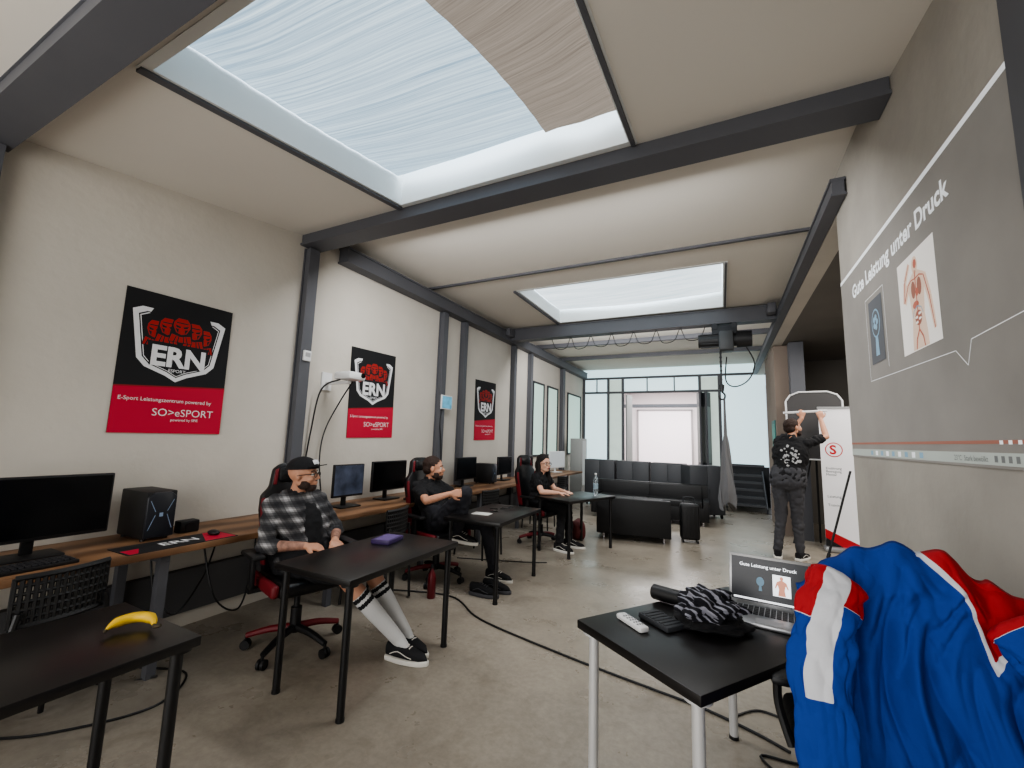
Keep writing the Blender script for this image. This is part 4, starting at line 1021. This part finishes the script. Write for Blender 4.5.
    if st.get('lips'):
        bm=bmesh.new(); ell(bm,hl(.095,0,-.057)-base.location,(.008,.019,.008),0,HM); finish(bm,'lips',mat('lips',(150,70,72),.5),base)
    def hprims(nm,lst,m,vox=.008,disp=.004,ds=.02,lab=None):
        L=[]
        for e in lst: el(L,hl(*e[0]),tuple(q*s_ for q in e[1]),HM)
        return prims(nm,L,m,base,vox,2,disp,ds,lab)
    if st.get('hair'): hprims('hair',st['hair'],st['hairm'])
    if st.get('beard'): hprims('beard',st['beard'],st['hairm'],.007,.004)
    if st.get('cap'):
        bm=bmesh.new(); tb=bmesh.new(); bmesh.ops.create_uvsphere(tb,u_segments=24,v_segments=14,radius=1)
        bmesh.ops.bisect_plane(tb,geom=tb.verts[:]+tb.edges[:]+tb.faces[:],plane_co=(0,0,0),plane_no=(0,0,-1),clear_outer=True)
        bmesh.ops.scale(tb,vec=(.112,.092,.09),verts=tb.verts); bmesh.ops.translate(tb,vec=(-.012,0,.045),verts=tb.verts); merge(bm,tb,0)
        pts=[(.075*math.cos(a)+.085,.072*math.sin(a)) for a in [math.radians(d) for d in range(-90,91,15)]]+[(.04,.07),(.04,-.07)]
        prism(bm,pts,Matrix.Translation((0,0,.052))@Matrix.Rotation(-.12,4,'Y'),.006,0)
        box(bm,(.083,0,.092),(.012,.075,.034),1,(0,-.45,0),.004)
        for v in bm.verts: v.co=hl(*v.co)-base.location
        finish(bm,'cap',[blkcloth,crest_w],base)
    if st.get('glasses'):
        bm=bmesh.new()
        for y in (-1,1):
            tube(bm,[hl(.098,y*(.032+.022*math.cos(a)),.002+.018*math.sin(a))-base.location for a in [i*math.pi/5 for i in range(11)]],.0028,0,5,2)
            tube(bm,[hl(.096,y*.055,.006)-base.location,hl(.04,y*.080,.008)-base.location,hl(-.01,y*.088,.002)-base.location],.0025,0,5,2)
        tube(bm,[hl(.099,-.01,.006)-base.location,hl(.099,.01,.006)-base.location],.0025,0,5,2)
        finish(bm,'glasses',legb,base)
    return base
short=[((-.024,0,.052),(.100,.083,.086)),((-.058,0,.0),(.065,.078,.065))]
beard=[((.05,0,-.088),(.042,.045,.034)),((.02,.05,-.065),(.045,.018,.035)),((.02,-.05,-.065),(.045,.018,.035)),((.09,0,-.042),(.010,.028,.005))]
plaid=plaid_mat('plaid_shirt')
shorts=mat('black_shorts',(24,24,28),.9); sockm=mat('white_sock',(205,205,205),.9,bump=.1,bscale=80)
grayp=mat('dark_grey_trousers',(66,66,70),.9,bump=.1,bscale=40)
vans=mat('black_canvas',(22,22,26),.8)
person('bearded man in cap and plaid shirt sitting on a gaming chair',dict(base=(-2.70,2.15,0),pelvis=(-2.70,2.16,.59),shR=(-2.78,1.97,.95),shL=(-2.80,2.33,.95),neck=(-2.775,2.145,1.01),head=(-2.735,2.15,1.14),face=(.86,.50,.05),
  elR=(-2.70,1.88,.70),wrR=(-2.51,2.03,.70),elL=(-2.66,2.42,.72),wrL=(-2.48,2.25,.70),hdR=(.8,.6,-.1),hdL=(.8,-.6,-.1),hnR=(0,.3,-1),hnL=(0,-.3,-1),hsR=-1,hsL=1,
  hipR=(-2.66,2.06,.57),hipL=(-2.66,2.26,.57),knR=(-2.25,2.10,.56),knL=(-2.27,2.34,.56),anR=(-1.94,2.35,.12),anL=(-2.00,2.48,.12),ftR=(1,.12,0),ftL=(1,-.12,0),belly=(.03,0,0)),
  dict(skin=skin,tattoo=True,top=plaid,under=blkcloth,sleeve=1.25,pants=shorts,pleg=.97,sock=sockm,shoe=vans,hairm=hairb,beard=beard,cap=True,glasses=True,fat=1.06))
person('man in black t-shirt sitting with one knee drawn up',dict(base=(-2.70,3.75,0),pelvis=(-2.68,3.78,.59),shR=(-2.83,3.59,.92),shL=(-2.83,3.94,.92),neck=(-2.815,3.755,.98),head=(-2.765,3.765,1.105),face=(.88,.45,.05),
  elR=(-2.60,3.44,.82),wrR=(-2.38,3.52,.90),elL=(-2.60,3.98,.80),wrL=(-2.38,3.80,.90),hdR=(.9,.5,.1),hdL=(.9,-.5,.1),hnR=(-.1,1,-.1),hnL=(-.1,-1,-.1),hsR=-1,hsL=1,curl=.55,
  hipR=(-2.62,3.68,.58),hipL=(-2.64,3.88,.57),knR=(-2.28,3.64,.90),knL=(-2.24,3.98,.57),anR=(-2.40,3.72,.53),anL=(-2.16,4.04,.12),ftR=(1,.2,-.1),ftL=(1,0,0)),
  dict(skin=skin,top=blkcloth,sleeve=.62,pants=mat('charcoal_jeans',(34,34,40),.9),shoe=vans,hairm=hairb,beard=beard,hair=short))
skinw=mat('skin_light',(215,168,144),.55)
person('woman with dark hair and glasses in black sitting at the desk',dict(base=(-2.36,5.74,0),pelvis=(-2.37,5.75,.58),shR=(-2.35,5.57,.92),shL=(-2.33,5.88,.93),neck=(-2.33,5.725,.98),head=(-2.28,5.71,1.105),face=(.9,-.5,.02),hs=.97,
  elR=(-2.22,5.48,.74),wrR=(-2.02,5.58,.735),elL=(-2.20,5.92,.74),wrL=(-2.02,5.80,.735),hdR=(1,.2,0),hdL=(1,-.4,0),hsR=-1,hsL=1,curl=.2,
  hipR=(-2.34,5.66,.57),hipL=(-2.34,5.84,.57),knR=(-1.96,5.58,.55),knL=(-1.96,5.80,.55),anR=(-1.96,5.50,.12),anL=(-1.92,5.78,.12),ftR=(1,-.3,0),ftL=(1,0,0)),
  dict(skin=skinw,lips=True,top=blkcloth,sleeve=.5,pants=blkcloth,shoe=vans,hairm=hairm,glasses=True,wide=.85,fat=.92,hair=[((-.035,0,.062),(.108,.092,.086)),((-.08,0,-.02),(.07,.10,.12)),((-.035,.085,-.06),(.05,.025,.13)),((-.035,-.085,-.06),(.05,.025,.13)),((-.09,0,-.15),(.05,.10,.13)),((-.015,.09,-.19),(.04,.03,.12)),((-.015,-.09,-.19),(.04,.03,.12))]))
sm=person('man in black t-shirt standing with raised arms, seen from behind',dict(base=(.74,6.8,0),pelvis=(.77,6.80,1.0),shR=(1.0,6.80,1.50),shL=(.70,6.95,1.51),neck=(.85,6.87,1.57),head=(.88,6.91,1.71),face=(.85,.5,.2),
  elR=(1.24,6.90,1.60),wrR=(1.22,7.06,1.84),elL=(.86,7.16,1.62),wrL=(1.02,7.16,1.86),hdR=(-.05,.1,1),hdL=(.1,.0,1),hnR=(0,1,0),hnL=(0,1,0),hsR=-1,hsL=1,curl=.7,
  hipR=(.86,6.78,.97),hipL=(.68,6.82,.97),knR=(.86,6.82,.53),knL=(.68,6.82,.53),anR=(.87,6.80,.12),anL=(.62,6.78,.12),ftR=(.6,1,0),ftL=(.1,1,0)),
  dict(skin=skin,top=blkcloth,sleeve=.7,pants=grayp,shoe=vans,hairm=hairb,beard=beard,hair=short,fat=1.05))
bm=bmesh.new(); M=frame(V((.81-.74,6.705-6.8,1.33)),(.93,-.36,0),(0,0,1))
for k in range(40):
    a=random.random()*6.28; r=.125*math.sqrt(random.random()); cx,cy=r*math.cos(a),r*math.sin(a)*1.15; w=.009+.014*random.random()
    poly(bm,[(cx-w,cy-w*.4),(cx+w*.6,cy-w),(cx+w,cy+w*.3),(cx-w*.2,cy+w)],M,0,.0004*k)
finish(bm,'shirt_print',mat('print_grey',(188,188,190),.8),sm,False)
bm=bmesh.new(); cyl(bm,(-.25,0,0),(.25,0,0),.013); box(bm,(0,0,.0),(.52,.018,.032),0,None,.004)
o=finish(bm,'banner_rail',[whitepl],loc=(1.06,7.17,1.95),rot=(0,-.06,0)); o['label']='white banner rail held up by the standing man'; o['category']='rail'

# ---------------- lights / world
def area(name,loc,rot,size,size_y,power,col=(1,1,1)):
    l=bpy.data.lights.new(name,'AREA'); l.shape='RECTANGLE'; l.size=size; l.size_y=size_y; l.energy=power; l.color=col
    o=bpy.data.objects.new(name,l); o.location=loc; o.rotation_euler=rot; link(o); return o
area('fill_rear',(-1.4,-1.9,1.5),(math.radians(90),0,0),3.8,2.7,82,(1,.997,.985))  # added fill lamp behind the camera; no window stands there
area('fill_mid',(-1.4,2.9,3.2),(math.radians(38),0,0),3.2,.5,48,(.98,.99,1))  # added fill, back to the camera, boosting the weak skylight glow
area('fill_far',(-1.4,7.3,3.2),(math.radians(45),0,0),3.2,.5,52,(.98,.99,1))  # unseen fill lamp added to brighten the far bays
area('fill_annex',(-1.4,13.6,3.25),(0,0,0),2.6,2.0,140,(1,.99,.99))  # added fill lamp brightening the room beyond the door
area('fill_recess',(2.2,6.0,3.1),(0,0,0),1.2,3,75,(1,.96,.9))  # added fill lamp that lifts the dark side recess
w=bpy.data.worlds.new('world'); bpy.context.scene.world=w; w.use_nodes=True; w.node_tree.nodes['Background'].inputs[0].default_value=(.75,.85,1,1); w.node_tree.nodes['Background'].inputs[1].default_value=.8

# ---------------- camera
cd=bpy.data.cameras.new('camera');cam=bpy.data.objects.new('camera',cd);link(cam)
r=V((0.89698,0.44101,0.03060)); d=V((-.02916,.12810,-.99133)); f=V((-.44110,.88831,.12777))
cam.matrix_world=Matrix(((r.x,-d.x,-f.x,0),(r.y,-d.y,-f.y,0),(r.z,-d.z,-f.z,1.45),(0,0,0,1)))
cd.sensor_width=36; cd.lens=36*423/1024; cd.clip_start=.05; cd.clip_end=100
sc=bpy.context.scene; sc.camera=cam
sc.view_settings.view_transform='AgX'; sc.view_settings.look='AgX - Medium High Contrast'; sc.view_settings.exposure=.58
